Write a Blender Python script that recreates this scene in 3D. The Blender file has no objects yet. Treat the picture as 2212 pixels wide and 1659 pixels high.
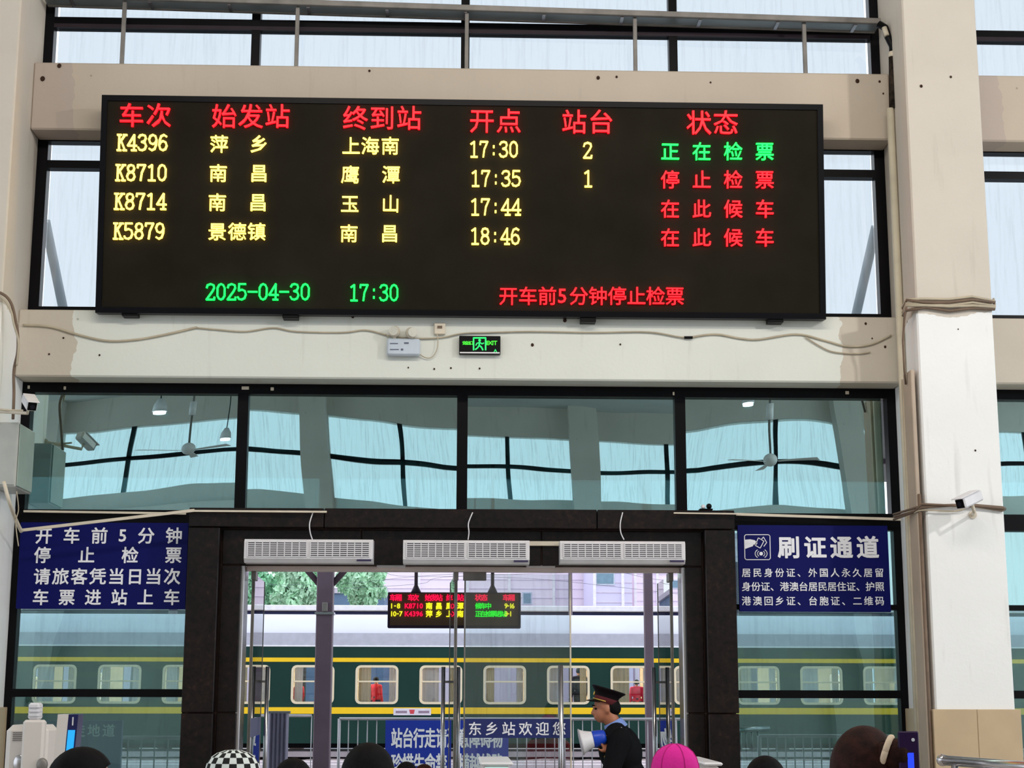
import bpy, bmesh, math, random
from mathutils import Vector, Matrix, Euler
random.seed(7)
SC = bpy.context.scene
COL = SC.collection
R = math.radians
# ------------------------------------------------------------------ camera
FPX, IW, IH = 3456.0, 2212.0, 1659.0
CAM_LOC = Vector((0.0, -12.5, 1.78))
PITCH = math.atan((1500 - IH / 2) / FPX)
YAW = R(1.8)
cam_d = bpy.data.cameras.new('camera'); cam = bpy.data.objects.new('camera', cam_d); COL.objects.link(cam)
cam_d.sensor_width = 36; cam_d.lens = FPX / IW * 36; cam_d.clip_end = 400
cam.location = CAM_LOC
CAM_ROT = Matrix.Rotation(-YAW, 3, 'Z') @ Matrix.Rotation(math.pi / 2 + PITCH, 3, 'X') @ Matrix.Rotation(R(0.1), 3, 'Z')
cam.rotation_euler = CAM_ROT.to_euler()
SC.camera = cam
# ------------------------------------------------------------------ sky, lamps, exposure
w = bpy.data.worlds.new('overcast_sky'); SC.world = w; w.use_nodes = True
bgn = w.node_tree.nodes['Background']
bgn.inputs[0].default_value = (0.80, 0.87, 0.945, 1); bgn.inputs[1].default_value = 1.85
def area(name, loc, rot, sx, sy, power, col):
    l = bpy.data.lights.new(name, 'AREA'); l.shape = 'RECTANGLE'; l.size = sx; l.size_y = sy; l.energy = power; l.color = col
    o = bpy.data.objects.new(name, l); COL.objects.link(o); o.location = loc; o.rotation_euler = rot
    return o
area('added_ceiling_fill', (0.5, -7.5, 8.3), (R(52), 0, 0), 7, .5, 270, (1.0, 0.92, 0.81))  # unseen fill light, added to brighten the front wall
area('ceiling_floodlight', (9.5, -8.5, 7.6), (R(60), 0, R(35)), .35, .35, 330, (1.0, 0.96, 0.92))
vs = SC.view_settings
vs.view_transform = 'Standard'; vs.look = 'None'; vs.exposure = 0.0; vs.gamma = 1.0; vs.use_curve_mapping = False
SC.cycles.transparent_max_bounces = 24
SC.cycles.max_bounces = 8
SC.cycles.sample_clamp_indirect = 4

# ------------------------------------------------------------------ helpers
def ray(px, py):
    return (CAM_ROT @ Vector(((px - IW / 2) / FPX, -(py - IH / 2) / FPX, -1.0))).normalized()
def P(px, py, Y):
    """world point that stands at depth Y where the photograph shows (px, py)"""
    d = ray(px, py); t = (Y - CAM_LOC.y) / d.y
    return CAM_LOC + d * t
def PX(px, py, Y): return P(px, py, Y).x
def PZ(px, py, Y): return P(px, py, Y).z
def PR(px, py, Yback):
    """point in the hall whose mirror image in the glass (plane Y=0) is seen at (px, py)"""
    p = P(px, py, -Yback); p.y = Yback
    return p
def lin(c):
    c = c / 255.0
    return c / 12.92 if c <= 0.04045 else ((c + 0.055) / 1.055) ** 2.4
def rgb(r, g, b): return (lin(r), lin(g), lin(b), 1.0)

def new_mat(name):
    m = bpy.data.materials.new(name); m.use_nodes = True
    return m, m.node_tree, m.node_tree.nodes['Principled BSDF']
def tcoord(nt, scale=(1, 1, 1)):
    tc = nt.nodes.new('ShaderNodeTexCoord'); mp = nt.nodes.new('ShaderNodeMapping')
    mp.inputs['Scale'].default_value = scale
    nt.links.new(tc.outputs['Object'], mp.inputs[0]); return mp.outputs[0]
def noise(nt, scale, detail=4, co=None, rough=.55):
    n = nt.nodes.new('ShaderNodeTexNoise'); n.inputs['Scale'].default_value = scale; n.inputs['Detail'].default_value = detail
    n.inputs['Roughness'].default_value = rough
    if co: nt.links.new(co, n.inputs['Vector'])
    return n.outputs['Fac']
def ramp(nt, fac, stops):
    r = nt.nodes.new('ShaderNodeValToRGB'); e = r.color_ramp.elements
    e[0].position, e[0].color = stops[0]; e[1].position, e[1].color = stops[1]
    for p, c in stops[2:]:
        k = e.new(p); k.color = c
    nt.links.new(fac, r.inputs[0]); return r.outputs[0]
def mixc(nt, fac, a, b, mode='MIX'):
    m = nt.nodes.new('ShaderNodeMix'); m.data_type = 'RGBA'; m.blend_type = mode
    for v, i in ((fac, 0), (a, 6), (b, 7)):
        if isinstance(v, (int, float)): m.inputs[i].default_value = v
        elif isinstance(v, tuple): m.inputs[i].default_value = v
        else: nt.links.new(v, m.inputs[i])
    return m.outputs[2]
def mth(nt, op, a, b=0.0, c=None):
    m = nt.nodes.new('ShaderNodeMath'); m.operation = op
    for v, i in ((a, 0), (b, 1), (c, 2)):
        if v is None: continue
        if isinstance(v, (int, float)): m.inputs[i].default_value = v
        else: nt.links.new(v, m.inputs[i])
    return m.outputs[0]
def bump(nt, bs, h, strength=.2, dist=.01):
    b = nt.nodes.new('ShaderNodeBump'); b.inputs['Strength'].default_value = strength; b.inputs['Distance'].default_value = dist
    nt.links.new(h, b.inputs['Height']); nt.links.new(b.outputs[0], bs.inputs['Normal'])
_mc = {}
def mat(name, col, rough=.6, metal=0.0, var=.08, vs_=6.0, bmp=0.0):
    if name in _mc: return _mc[name]
    m, nt, bs = new_mat(name)
    c = rgb(*col)
    co = tcoord(nt)
    n = noise(nt, vs_, 4, co)
    dk = tuple(x * (1 - var) for x in c[:3]) + (1,); lt = tuple(min(1, x * (1 + var)) for x in c[:3]) + (1,)
    nt.links.new(ramp(nt, n, [(.3, dk), (.7, lt)]), bs.inputs['Base Color'])
    bs.inputs['Roughness'].default_value = rough; bs.inputs['Metallic'].default_value = metal
    if max(col) < 75 and not metal: bs.inputs['Specular IOR Level'].default_value = .12
    if bmp: bump(nt, bs, noise(nt, vs_ * 8, 3, co), bmp, .004)
    _mc[name] = m
    return m
def emit(name, col, strength):
    if name in _mc: return _mc[name]
    m, nt, bs = new_mat(name)
    bs.inputs['Base Color'].default_value = (0.02, 0.02, 0.02, 1)
    bs.inputs['Emission Color'].default_value = rgb(*col); bs.inputs['Emission Strength'].default_value = strength
    _mc[name] = m; return m
def plaster(name, base, patches=None, spots=.5):
    """painted plaster: base colour, faint mottling, mould spots, and an older / newer paint area"""
    m, nt, bs = new_mat(name)
    tc = nt.nodes.new('ShaderNodeTexCoord'); co = tc.outputs['Object']
    c = rgb(*base)
    big = noise(nt, 1.1, 5, co)
    col = ramp(nt, big, [(.3, tuple(x * .9 for x in c[:3]) + (1,)), (.72, c)])
    if patches:
        sep = nt.nodes.new('ShaderNodeSeparateXYZ'); nt.links.new(co, sep.inputs[0])
        wob = mth(nt, 'MULTIPLY', mth(nt, 'SUBTRACT', noise(nt, 2.3, 5, co), .5), .28)
        for axis, lo, hi, pc in patches:
            v = mth(nt, 'ADD', sep.outputs[axis], wob)
            a = mth(nt, 'GREATER_THAN', v, lo); b = mth(nt, 'LESS_THAN', v, hi)
            fac = mth(nt, 'MULTIPLY', a, b)
            p = rgb(*pc)
            pcol = ramp(nt, big, [(.3, tuple(x * .93 for x in p[:3]) + (1,)), (.72, p)])
            col = mixc(nt, fac, col, pcol)
    # vertical grime streaks and pin-holes
    mp = nt.nodes.new('ShaderNodeMapping'); mp.inputs['Scale'].default_value = (5, 5, .5); nt.links.new(co, mp.inputs[0])
    st = ramp(nt, noise(nt, 2.2, 6, mp.outputs[0]), [(.60, (0, 0, 0, 1)), (.80, (1, 1, 1, 1))])
    col = mixc(nt, mth(nt, 'MULTIPLY', st, .22), col, rgb(120, 108, 92))
    vo = nt.nodes.new('ShaderNodeTexVoronoi'); vo.inputs['Scale'].default_value = 3.2; nt.links.new(co, vo.inputs['Vector'])
    sp = ramp(nt, vo.outputs['Distance'], [(.018, (1, 1, 1, 1)), (.04, (0, 0, 0, 1))])
    msk = ramp(nt, noise(nt, 1.7, 2, co), [(.52, (0, 0, 0, 1)), (.56, (1, 1, 1, 1))])
    col = mixc(nt, mth(nt, 'MULTIPLY', mth(nt, 'MULTIPLY', sp, msk), spots), col, rgb(88, 72, 58))
    nt.links.new(col, bs.inputs['Base Color'])
    bs.inputs['Roughness'].default_value = .85
    bump(nt, bs, noise(nt, 30, 6, co), .25, .006)
    return m
def glass(name, tint, refl, gcol, streak=0.0, wave=0.0, fres=True):
    m, nt, bs = new_mat(name)
    nt.nodes.remove(bs); out = nt.nodes['Material Output']
    tr = nt.nodes.new('ShaderNodeBsdfTransparent'); gl = nt.nodes.new('ShaderNodeBsdfGlossy')
    gl.inputs['Roughness'].default_value = 0.0; gl.inputs['Color'].default_value = rgb(*gcol)
    tint = rgb(*tint)
    co = tcoord(nt, (9, 9, .55))
    if streak:
        s = ramp(nt, noise(nt, 3.0, 7, co, .7), [(.50, (1, 1, 1, 1)), (.75, (1 - streak,) * 3 + (1,))])
        nt.links.new(mixc(nt, 1.0, tint, s, 'MULTIPLY'), tr.inputs['Color'])
    else: tr.inputs['Color'].default_value = tint
    if wave:
        b = nt.nodes.new('ShaderNodeBump'); b.inputs['Strength'].default_value = 1.0; b.inputs['Distance'].default_value = wave
        tc2 = tcoord(nt, (1, 1, 1)); nt.links.new(noise(nt, 1.3, 1, tc2), b.inputs['Height']); nt.links.new(b.outputs[0], gl.inputs['Normal'])
    mx = nt.nodes.new('ShaderNodeMixShader')
    if fres:
        fr = nt.nodes.new('ShaderNodeFresnel'); fr.inputs['IOR'].default_value = 1.5
        nt.links.new(mth(nt, 'ADD', mth(nt, 'MULTIPLY', fr.outputs[0], 1 - refl), refl), mx.inputs[0])
    else: mx.inputs[0].default_value = refl
    nt.links.new(tr.outputs[0], mx.inputs[1]); nt.links.new(gl.outputs[0], mx.inputs[2]); nt.links.new(mx.outputs[0], out.inputs[0])
    return m

WM = {}      # world matrix of every object placed so far
class MB:
    """collects shapes given in world coordinates and links them as one mesh"""
    def __init__(s): s.v = []; s.f = []; s.smooth = []
    def add(s, vs_, fs, sm=False):
        k = len(s.v); s.v += [Vector(v) for v in vs_]; s.f += [tuple(i + k for i in f) for f in fs]; s.smooth += [sm] * len(fs); return s
    def box(s, x0, x1, y0, y1, z0, z1, c=0.0):
        if x1 < x0: x0, x1 = x1, x0
        if y1 < y0: y0, y1 = y1, y0
        if z1 < z0: z0, z1 = z1, z0
        if c <= 0:
            vs_ = [(x, y, z) for z in (z0, z1) for y in (y0, y1) for x in (x0, x1)]
            return s.add(vs_, [(0, 2, 3, 1), (4, 5, 7, 6), (0, 1, 5, 4), (2, 6, 7, 3), (0, 4, 6, 2), (1, 3, 7, 5)])
        c = min(c, (x1 - x0) * .45, (y1 - y0) * .45, (z1 - z0) * .45)
        pts = []
        for x, sx in ((x0, 1), (x1, -1)):
            for y, sy in ((y0, 1), (y1, -1)):
                for z, sz in ((z0, 1), (z1, -1)):
                    pts += [(x + sx * c, y + sy * c, z), (x + sx * c, y, z + sz * c), (x, y + sy * c, z + sz * c)]
        bm = bmesh.new(); [bm.verts.new(p) for p in pts]; bmesh.ops.convex_hull(bm, input=bm.verts)
        bmesh.ops.dissolve_limit(bm, angle_limit=.01, verts=bm.verts, edges=bm.edges)
        bm.verts.index_update()
        s.add([v.co.copy() for v in bm.verts], [tuple(v.index for v in f.verts) for f in bm.faces]); bm.free(); return s
    def rbox(s, cen, size, rot, c=0.0):
        k = len(s.v); sx, sy, sz = size
        s.box(-sx / 2, sx / 2, -sy / 2, sy / 2, -sz / 2, sz / 2, c)
        M = Matrix.Translation(cen) @ rot.to_matrix().to_4x4()
        for i in range(k, len(s.v)): s.v[i] = M @ s.v[i]
        return s
    def tube(s, pts, r, n=8, cap=True, rr=None):
        pts = [Vector(p) for p in pts]; k = len(s.v); up = None; m = len(pts)
        for i, p in enumerate(pts):
            t = (pts[min(i + 1, m - 1)] - pts[max(i - 1, 0)]).normalized()
            if up is None: up = Vector((0, 0, 1)) if abs(t.z) < .9 else Vector((1, 0, 0))
            a = t.cross(up).normalized(); b = a.cross(t).normalized(); up = b
            q = rr[i] if rr else r
            for j in range(n):
                an = 2 * math.pi * j / n
                s.v.append(p + a * (math.cos(an) * q) + b * (math.sin(an) * q))
        for i in range(m - 1):
            for j in range(n):
                j2 = (j + 1) % n
                s.f.append((k + i * n + j, k + i * n + j2, k + (i + 1) * n + j2, k + (i + 1) * n + j)); s.smooth.append(n > 5)
        if cap:
            s.f.append(tuple(k + j for j in reversed(range(n)))); s.f.append(tuple(k + (m - 1) * n + j for j in range(n))); s.smooth += [False, False]
        return s
    def ell(s, cen, rad, nu=20, nv=12, rot=None, zmin=-1, fn=None):
        k = len(s.v); cen = Vector(cen)
        for i in range(nv + 1):
            th = math.pi * i / nv; z = max(math.cos(th), zmin); rr = math.sin(th)
            for j in range(nu):
                a = 2 * math.pi * j / nu
                p = Vector((rad[0] * rr * math.cos(a), rad[1] * rr * math.sin(a), rad[2] * z))
                if fn: p = fn(p)
                if rot: p = rot @ p
                s.v.append(cen + p)
        for i in range(nv):
            for j in range(nu):
                j2 = (j + 1) % nu
                s.f.append((k + i * nu + j, k + (i + 1) * nu + j, k + (i + 1) * nu + j2, k + i * nu + j2)); s.smooth.append(True)
        return s
    def prism(s, poly, ax, lo, hi):
        """extrude a polygon; ax='y': poly in (x,z); ax='x': poly in (y,z); ax='z': (x,y)"""
        n = len(poly)
        mk = {'y': lambda a, b, t: (a, t, b), 'x': lambda a, b, t: (t, a, b), 'z': lambda a, b, t: (a, b, t)}[ax]
        vs_ = [mk(a, b, lo) for a, b in poly] + [mk(a, b, hi) for a, b in poly]
        fs = [tuple(range(n)), tuple(reversed(range(n, 2 * n)))] + [(i, i + n, (i + 1) % n + n, (i + 1) % n) for i in range(n)]
        return s.add(vs_, fs)
    def build(s, name, m, parent=None, label=None, kind=None, fixn=True, local=False):
        me = bpy.data.meshes.new(name)
        vs_ = s.v
        o = bpy.data.objects.new(name, me)
        if parent is not None:
            if not local:
                inv = WM[parent].inverted(); vs_ = [inv @ v for v in vs_]
            WM[o] = WM[parent].copy(); o.parent = parent
        elif vs_ and not local:
            lo = [min(v[i] for v in vs_) for i in range(3)]; hi = [max(v[i] for v in vs_) for i in range(3)]
            L = Vector(((lo[0] + hi[0]) / 2, (lo[1] + hi[1]) / 2, lo[2]))
            o.location = L; WM[o] = Matrix.Translation(L); vs_ = [v - L for v in vs_]
        else: WM[o] = Matrix()
        me.from_pydata([tuple(v) for v in vs_], [], s.f)
        me.polygons.foreach_set('use_smooth', s.smooth)
        if fixn:
            bm = bmesh.new(); bm.from_mesh(me); bmesh.ops.recalc_face_normals(bm, faces=bm.faces); bm.to_mesh(me); bm.free()
        if isinstance(m, (list, tuple)):
            for q in m: me.materials.append(q)
        elif m: me.materials.append(m)
        COL.objects.link(o)
        if label: o['label'] = label
        if kind: o['kind'] = kind
        return o
def thing(name, label, cat, loc, rotz=0.0, group=None, kind=None):
    o = bpy.data.objects.new(name, None); o.empty_display_size = .1; COL.objects.link(o)
    o.location = loc; o.rotation_euler = (0, 0, rotz)
    WM[o] = Matrix.Translation(Vector(loc)) @ Matrix.Rotation(rotz, 4, 'Z')
    if label: o['label'] = label
    if cat: o['category'] = cat
    if group: o['group'] = group
    if kind: o['kind'] = kind
    return o
def tag(o, label, cat, group=None):
    o['label'] = label; o['category'] = cat
    if group: o['group'] = group
    return o
def dup(src, delta, parent=None):
    o = src.copy(); COL.objects.link(o); o.location = src.location + Vector(delta)
    if parent is not None: o.parent = parent
    WM[o] = WM[src].copy()
    return o
def copy_tree(src, loc, rotz=0.0, label=None):
    r = src.copy(); COL.objects.link(r); r.location = loc; r.rotation_euler = (0, 0, rotz)
    WM[r] = Matrix.Translation(Vector(loc)) @ Matrix.Rotation(rotz, 4, 'Z')
    if label: r['label'] = label
    def kids(a, b):
        for ch in list(a.children):
            c = ch.copy(); COL.objects.link(c); c.parent = b; WM[c] = WM[b].copy(); kids(ch, c)
    kids(src, r)
    return r

# ---------- writing: outlines of the built-in font as flat extruded geometry
_gl = {}
def glyph(ch, bold):
    k = (ch, bold)
    if k in _gl: return _gl[k]
    c = bpy.data.curves.new('glyph', 'FONT'); c.body = ch; c.size = 1.0; c.offset = bold; c.resolution_u = 2
    c.fill_mode = 'FRONT'
    o = bpy.data.objects.new('glyph', c); COL.objects.link(o)
    dg = bpy.context.evaluated_depsgraph_get()
    me = bpy.data.meshes.new_from_object(o.evaluated_get(dg))
    bm = bmesh.new(); bm.from_mesh(me); bmesh.ops.remove_doubles(bm, verts=bm.verts, dist=1e-5)
    vs_ = [(v.co.x, v.co.y) for v in bm.verts]; bm.verts.index_update()
    fs = [tuple(v.index for v in f.verts) for f in bm.faces]
    be = [(e.verts[0].index, e.verts[1].index) for e in bm.edges if len(e.link_faces) == 1]
    # orient boundary edges with their face
    be = []
    for e in bm.edges:
        if len(e.link_faces) == 1:
            for l in e.link_loops: be.append((l.vert.index, l.link_loop_next.vert.index))
    bm.free(); bpy.data.objects.remove(o); bpy.data.curves.remove(c); bpy.data.meshes.remove(me)
    xs = [v[0] for v in vs_] or [0, 1]; ys = [v[1] for v in vs_] or [0, 1]
    _gl[k] = (vs_, fs, be, (min(xs), max(xs), min(ys), max(ys)))
    return _gl[k]
_ST = {
 '0': [[(.6, 2), (.6, 6), (1.2, 7.5), (2, 8), (2.8, 7.5), (3.4, 6), (3.4, 2), (2.8, .5), (2, 0), (1.2, .5), (.6, 2)]],
 '1': [[(.8, 6.8), (2.1, 8), (2.1, 0)], [(.8, 0), (3.4, 0)]],
 '2': [[(.5, 6.1), (.8, 7.4), (2, 8), (3.2, 7.4), (3.4, 6), (2.8, 4.3), (.5, 0), (3.5, 0), (3.6, 1.2)]],
 '3': [[(.5, 6.6), (1, 7.7), (2, 8), (3, 7.6), (3.3, 6.3), (2.9, 4.9), (1.7, 4.3), (3, 3.8), (3.5, 2.3), (3, .6), (1.9, 0), (.9, .3), (.4, 1.4)]],
 '4': [[(2.8, 0), (2.8, 8), (.3, 2.4), (3.8, 2.4)], [(1.8, 0), (3.7, 0)]],
 '5': [[(3.3, 8), (.8, 8), (.7, 4.6), (2, 5.1), (3.1, 4.4), (3.5, 2.6), (3, .7), (1.9, 0), (.8, .3), (.4, 1.3)]],
 '6': [[(3.3, 7.2), (2.3, 8), (1.2, 7.3), (.6, 5), (.5, 2.5), (1, .6), (2, 0), (3, .6), (3.5, 2.4), (3, 4.2), (2, 4.8), (1, 4.2), (.6, 3)]],
 '7': [[(.5, 6.6), (.6, 8), (3.5, 8), (2.2, 4), (1.8, 0)]],
 '8': [[(2, 4.3), (1, 5), (.7, 6.3), (1.1, 7.6), (2, 8), (2.9, 7.6), (3.3, 6.3), (3, 5), (2, 4.3), (.9, 3.6), (.5, 2), (1, .5), (2, 0), (3, .5), (3.5, 2), (3.1, 3.6), (2, 4.3)]],
 '9': [[(.7, .8), (1.7, 0), (2.8, .7), (3.4, 3), (3.5, 5.5), (3, 7.4), (2, 8), (1, 7.4), (.5, 5.6), (1, 3.8), (2, 3.2), (3, 3.8), (3.4, 5)]],
 'K': [[(.9, 0), (.9, 8)], [(.2, 8), (1.7, 8)], [(.2, 0), (1.7, 0)], [(3.2, 8), (.9, 3.6)], [(1.7, 4.9), (3.3, 0)], [(2.6, 8), (3.9, 8)], [(2.6, 0), (3.9, 0)]],
 ':': [[(2, 1.2), (2, 2.0)], [(2, 5), (2, 5.8)]], '-': [[(.3, 4), (3.7, 4)]],
}
class Writer:
    """writes on a plane given by origin, unit u (right), unit v (up), normal n (towards the reader); sizes and places in photo pixels"""
    def __init__(s, O, u, v): s.O, s.u, s.v = Vector(O), Vector(u).normalized(), Vector(v).normalized(); s.n = s.u.cross(s.v).normalized()
    def hit(s, px, py):
        d = ray(px, py); t = (s.O - CAM_LOC).dot(s.n) / d.dot(s.n); return CAM_LOC + d * t
    def uv(s, px, py):
        q = s.hit(px, py) - s.O; return q.dot(s.u), q.dot(s.v)
    def pt(s, a, b, c=0.0): return s.O + s.u * a + s.v * b + s.n * c
    def scale(s, px, py):
        a, b = s.uv(px, py); a2, b2 = s.uv(px + 10, py); return abs(a2 - a) / 10
    def flat(s, mb, vs_, fs, be, d0, d1):
        k = len(mb.v); n = len(vs_)
        mb.v += [s.pt(a, b, d1) for a, b in vs_] + [s.pt(a, b, d0) for a, b in vs_]
        mb.f += [tuple(k + i for i in f) for f in fs] + [tuple(k + n + i for i in reversed(f)) for f in fs] + [(k + a, k + n + a, k + n + b, k + b) for a, b in be]
        mb.smooth += [False] * (2 * len(fs) + len(be))
    def text(s, mb, string, x0, x1, y, size, bold=.012, d0=0.0, d1=.003, slim=1.0):
        """characters centred evenly from pixel x0 to x1 at height y"""
        n = len(string)
        for i, ch in enumerate(string):
            if ch == ' ': continue
            cx = x0 if n == 1 else x0 + (x1 - x0) * i / (n - 1)
            vs_, fs, be, bb = glyph(ch, 0.0); sc = s.scale(cx, y) * size; a, b = s.uv(cx, y)
            mx = .5 if ord(ch) > 0x2000 else (bb[0] + bb[1]) / 2
            my = .38 if ord(ch) > 0x2000 else (bb[2] + bb[3]) / 2
            uv = [(a + (p - mx) * sc * slim, b + (q - my) * sc) for p, q in vs_]
            s.flat(mb, uv, fs, be, d0, d1)
            if bold > 0:                                  # heavier weight: a rim along the outline
                hw = bold * sc; k0 = len(mb.v); m0 = 0
                for i1, i2 in be:
                    A, B = Vector(uv[i1]), Vector(uv[i2]); dr = B - A
                    if dr.length < 1e-6: continue
                    dr.normalize(); nn = Vector((-dr.y, dr.x)) * hw; e = dr * hw * .6
                    mb.v += [s.pt(v.x, v.y, d1 + .0002 + (m0 // 4 % 41) * 1.5e-5) for v in (A - e - nn, B + e - nn, B + e + nn, A - e + nn)]
                    mb.f.append((k0 + m0, k0 + m0 + 1, k0 + m0 + 2, k0 + m0 + 3)); mb.smooth.append(False); m0 += 4
    def led(s, mb, string, x0, x1, y0, y1, d0=0.0, d1=.01, t=.62):
        """slab lettering of a dot-matrix display; the string fills the pixel box"""
        n = len(string); yc = (y0 + y1) / 2; cw = (x1 - x0) / n
        for i, ch in enumerate(string):
            cx = x0 + cw * (i + .5); sc = s.scale(cx, yc); a, b = s.uv(cx, yc); w_ = cw * sc / 4.0 * .97; h_ = (y1 - y0) * sc / 8.0
            for pl in _ST[ch]:
                for p, q in zip(pl, pl[1:]):
                    A = Vector(((p[0] - 2) * w_, (p[1] - 4) * h_)); B = Vector(((q[0] - 2) * w_, (q[1] - 4) * h_))
                    dr = (B - A).normalized(); hw = t * h_ * .78; nn = Vector((-dr.y, dr.x)) * hw; e = dr * hw * .6
                    qs = [A - e - nn, B + e - nn, B + e + nn, A - e + nn]
                    s.flat(mb, [(a + v.x, b + v.y) for v in qs], [(0, 1, 2, 3)], [(0, 1), (1, 2), (2, 3), (3, 0)], d0, d1)
    def poly(s, mb, pts, d0=0.0, d1=.003):
        vs_ = [s.uv(*p) for p in pts]; n = len(vs_)
        s.flat(mb, vs_, [tuple(range(n))], [(i, (i + 1) % n) for i in range(n)], d0, d1)
    def line(s, mb, pts, wpx, d0=0.0, d1=.003):
        for p, q in zip(pts, pts[1:]):
            A = Vector(s.uv(*p)); B = Vector(s.uv(*q)); dr = (B - A).normalized(); hw = wpx / 2 * s.scale(*p); nn = Vector((-dr.y, dr.x)) * hw; e = dr * hw * .5
            qs = [A - e - nn, B + e - nn, B + e + nn, A - e + nn]
            s.flat(mb, [(v.x, v.y) for v in qs], [(0, 1, 2, 3)], [(0, 1), (1, 2), (2, 3), (3, 0)], d0, d1)
def letters(W, parent, m, string, x0, x1, y, size, bold=.012, d0=0.0, d1=.003, slim=1.0, label=None, name='character'):
    n = len(string)
    for i, ch in enumerate(string):
        if ch == ' ': continue
        cx = x0 if n == 1 else x0 + (x1 - x0) * i / (n - 1)
        mb = MB(); W.text(mb, ch, cx, cx, y, size, bold, d0, d1, slim); mb.build(name, m, parent, label, fixn=False)
def wall_writer(Y): return Writer((0, Y, 0), (1, 0, 0), (0, 0, 1))
# ------------------------------------------------------------------ materials
M_beam_up = plaster('plaster_upper_beam', (198, 184, 168), [(0, -3.6, -3.1, (186, 172, 162))])
M_beam_lo = plaster('plaster_lower_beam', (204, 194, 180), [(0, -3.0, 2.97, (226, 228, 220))])
M_col = plaster('plaster_column', (214, 205, 193), [(2, -1, 4.63, (246, 246, 245))], .8)
M_wall = plaster('plaster_wall', (214, 208, 198))
M_ceil = plaster('plaster_ceiling', (205, 208, 205), None, 0)
M_frame = mat('black_window_frame', (9, 8, 12), .35, 0, .3, 3)
M_frame2 = mat('brown_window_bead', (50, 42, 48), .4)
M_steel = mat('stainless_steel', (200, 196, 198), .22, .9, .1, 3)
M_dsteel = mat('painted_grey_steel', (126, 122, 118), .5, .3, .25, 5)
M_black = mat('black_plastic', (10, 10, 12), .4)
M_white = mat('white_plastic', (226, 224, 228), .4)
M_cream = mat('cream_plastic', (214, 203, 184), .5, 0, .1)
M_pipe = mat('aged_pvc_pipe', (206, 196, 174), .5, 0, .12, 3)
M_cable = mat('dusty_beige_cable', (184, 172, 150), .6, 0, .15)
M_cable_b = mat('dusty_brown_cable', (112, 92, 76), .6, 0, .25)
M_dust = mat('rusty_anchor', (62, 44, 36), .9, 0, .4, 60)
def granite():
    m, nt, bs = new_mat('dark_granite'); co = tcoord(nt)
    a = ramp(nt, noise(nt, 26, 6, co, .7), [(.35, rgb(11, 8, 9)), (.62, rgb(34, 24, 22)), (.76, rgb(72, 52, 44))])
    b = ramp(nt, noise(nt, 2.2, 4, co), [(.3, (.55, .55, .6, 1)), (.7, (1.25, 1.1, 1, 1))])
    nt.links.new(mixc(nt, 1.0, a, b, 'MULTIPLY'), bs.inputs['Base Color']); bs.inputs['Roughness'].default_value = .3; bs.inputs['Specular IOR Level'].default_value = .3
    return m
M_granite = granite()
M_joint = mat('granite_joint', (92, 70, 62), .8)
M_tile = mat('beige_stone_cladding', (196, 172, 140), .35, 0, .1, 3)
G_sky = glass('clear_upper_glass', (222, 225, 227), .03, (255, 255, 255), .08)
G_refl = glass('teal_reflective_glass', (150, 182, 186), .62, (212, 240, 238), .10, .0009, False)
G_low = glass('teal_side_glass', (212, 232, 232), .22, (206, 240, 240), .10, .004, False)
G_door = glass('door_glass', (238, 244, 244), .03, (255, 255, 255), .05)
G_leaf = glass('door_leaf_glass', (238, 243, 243), .05, (255, 255, 255), .12)

# ------------------------------------------------------------------ structure
def struct(name, mb, m, parent=None, label=None):
    o = mb.build(name, m, parent, label)
    if parent is None: o['kind'] = 'structure'
    return o
def sroot(name, loc=(0, 0, 0), label=None):
    o = thing(name, label, None, loc); o['kind'] = 'structure'; return o
def floor_mat():
    m, nt, bs = new_mat('floor_stone'); co = tcoord(nt)
    br = nt.nodes.new('ShaderNodeTexBrick'); br.offset = 0; br.inputs['Scale'].default_value = 1.25; br.inputs['Mortar Size'].default_value = .006
    br.inputs['Brick Width'].default_value = 1.0; br.inputs['Row Height'].default_value = 1.0
    br.inputs['Color1'].default_value = rgb(176, 168, 158); br.inputs['Color2'].default_value = rgb(166, 160, 150); br.inputs['Mortar'].default_value = rgb(110, 104, 98)
    nt.links.new(co, br.inputs['Vector']); nt.links.new(br.outputs[0], bs.inputs['Base Color']); bs.inputs['Roughness'].default_value = .3
    return m
M_floor = floor_mat()
struct('floor', MB().box(-15, 15, -25.6, .35, -.2, 0), M_floor)
struct('ceiling', MB().box(-15, 15, -25.6, .2, 8.8, 9.0), M_ceil)
WX = 3.45; PER = 7.485; CW = .585
ZT0, ZT1, ZB0, ZB1 = 6.18, 6.745, 4.18, 4.71
# columns of the front wall
def column(xc, name_label):
    r = sroot('column', (xc, -.37, 0), name_label)
    MB().box(xc - CW / 2, xc + CW / 2, -.75, .02, 0, 8.8, .012).build('shaft', M_col, r)
    zc = PZ(2100, 1532, -.77)
    for k in range(2):                                   # stone cladding in two courses, two sheets to the face
        z0, z1 = zc - (k + 1) * zc / 2, zc - k * zc / 2
        for q in range(2):
            x0 = xc - CW / 2 - .03 + q * (CW + .06) / 2
            MB().box(x0 + .001, x0 + (CW + .06) / 2 - .001, -.785, -.752, z0 + .001, z1 - .001, .004).build('cladding_panel', M_tile, r)
        MB().box(xc - CW / 2 - .03, xc - CW / 2 - .001, -.751, 0, z0 + .001, z1 - .001, .004).build('cladding_panel', M_tile, r)
        MB().box(xc + CW / 2 + .001, xc + CW / 2 + .03, -.751, 0, z0 + .001, z1 - .001, .004).build('cladding_panel', M_tile, r)
    return r
XR, XL = WX + CW / 2, -WX - CW / 2
c_r = column(XR, 'white painted column with beige stone base right of the doorway')
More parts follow.
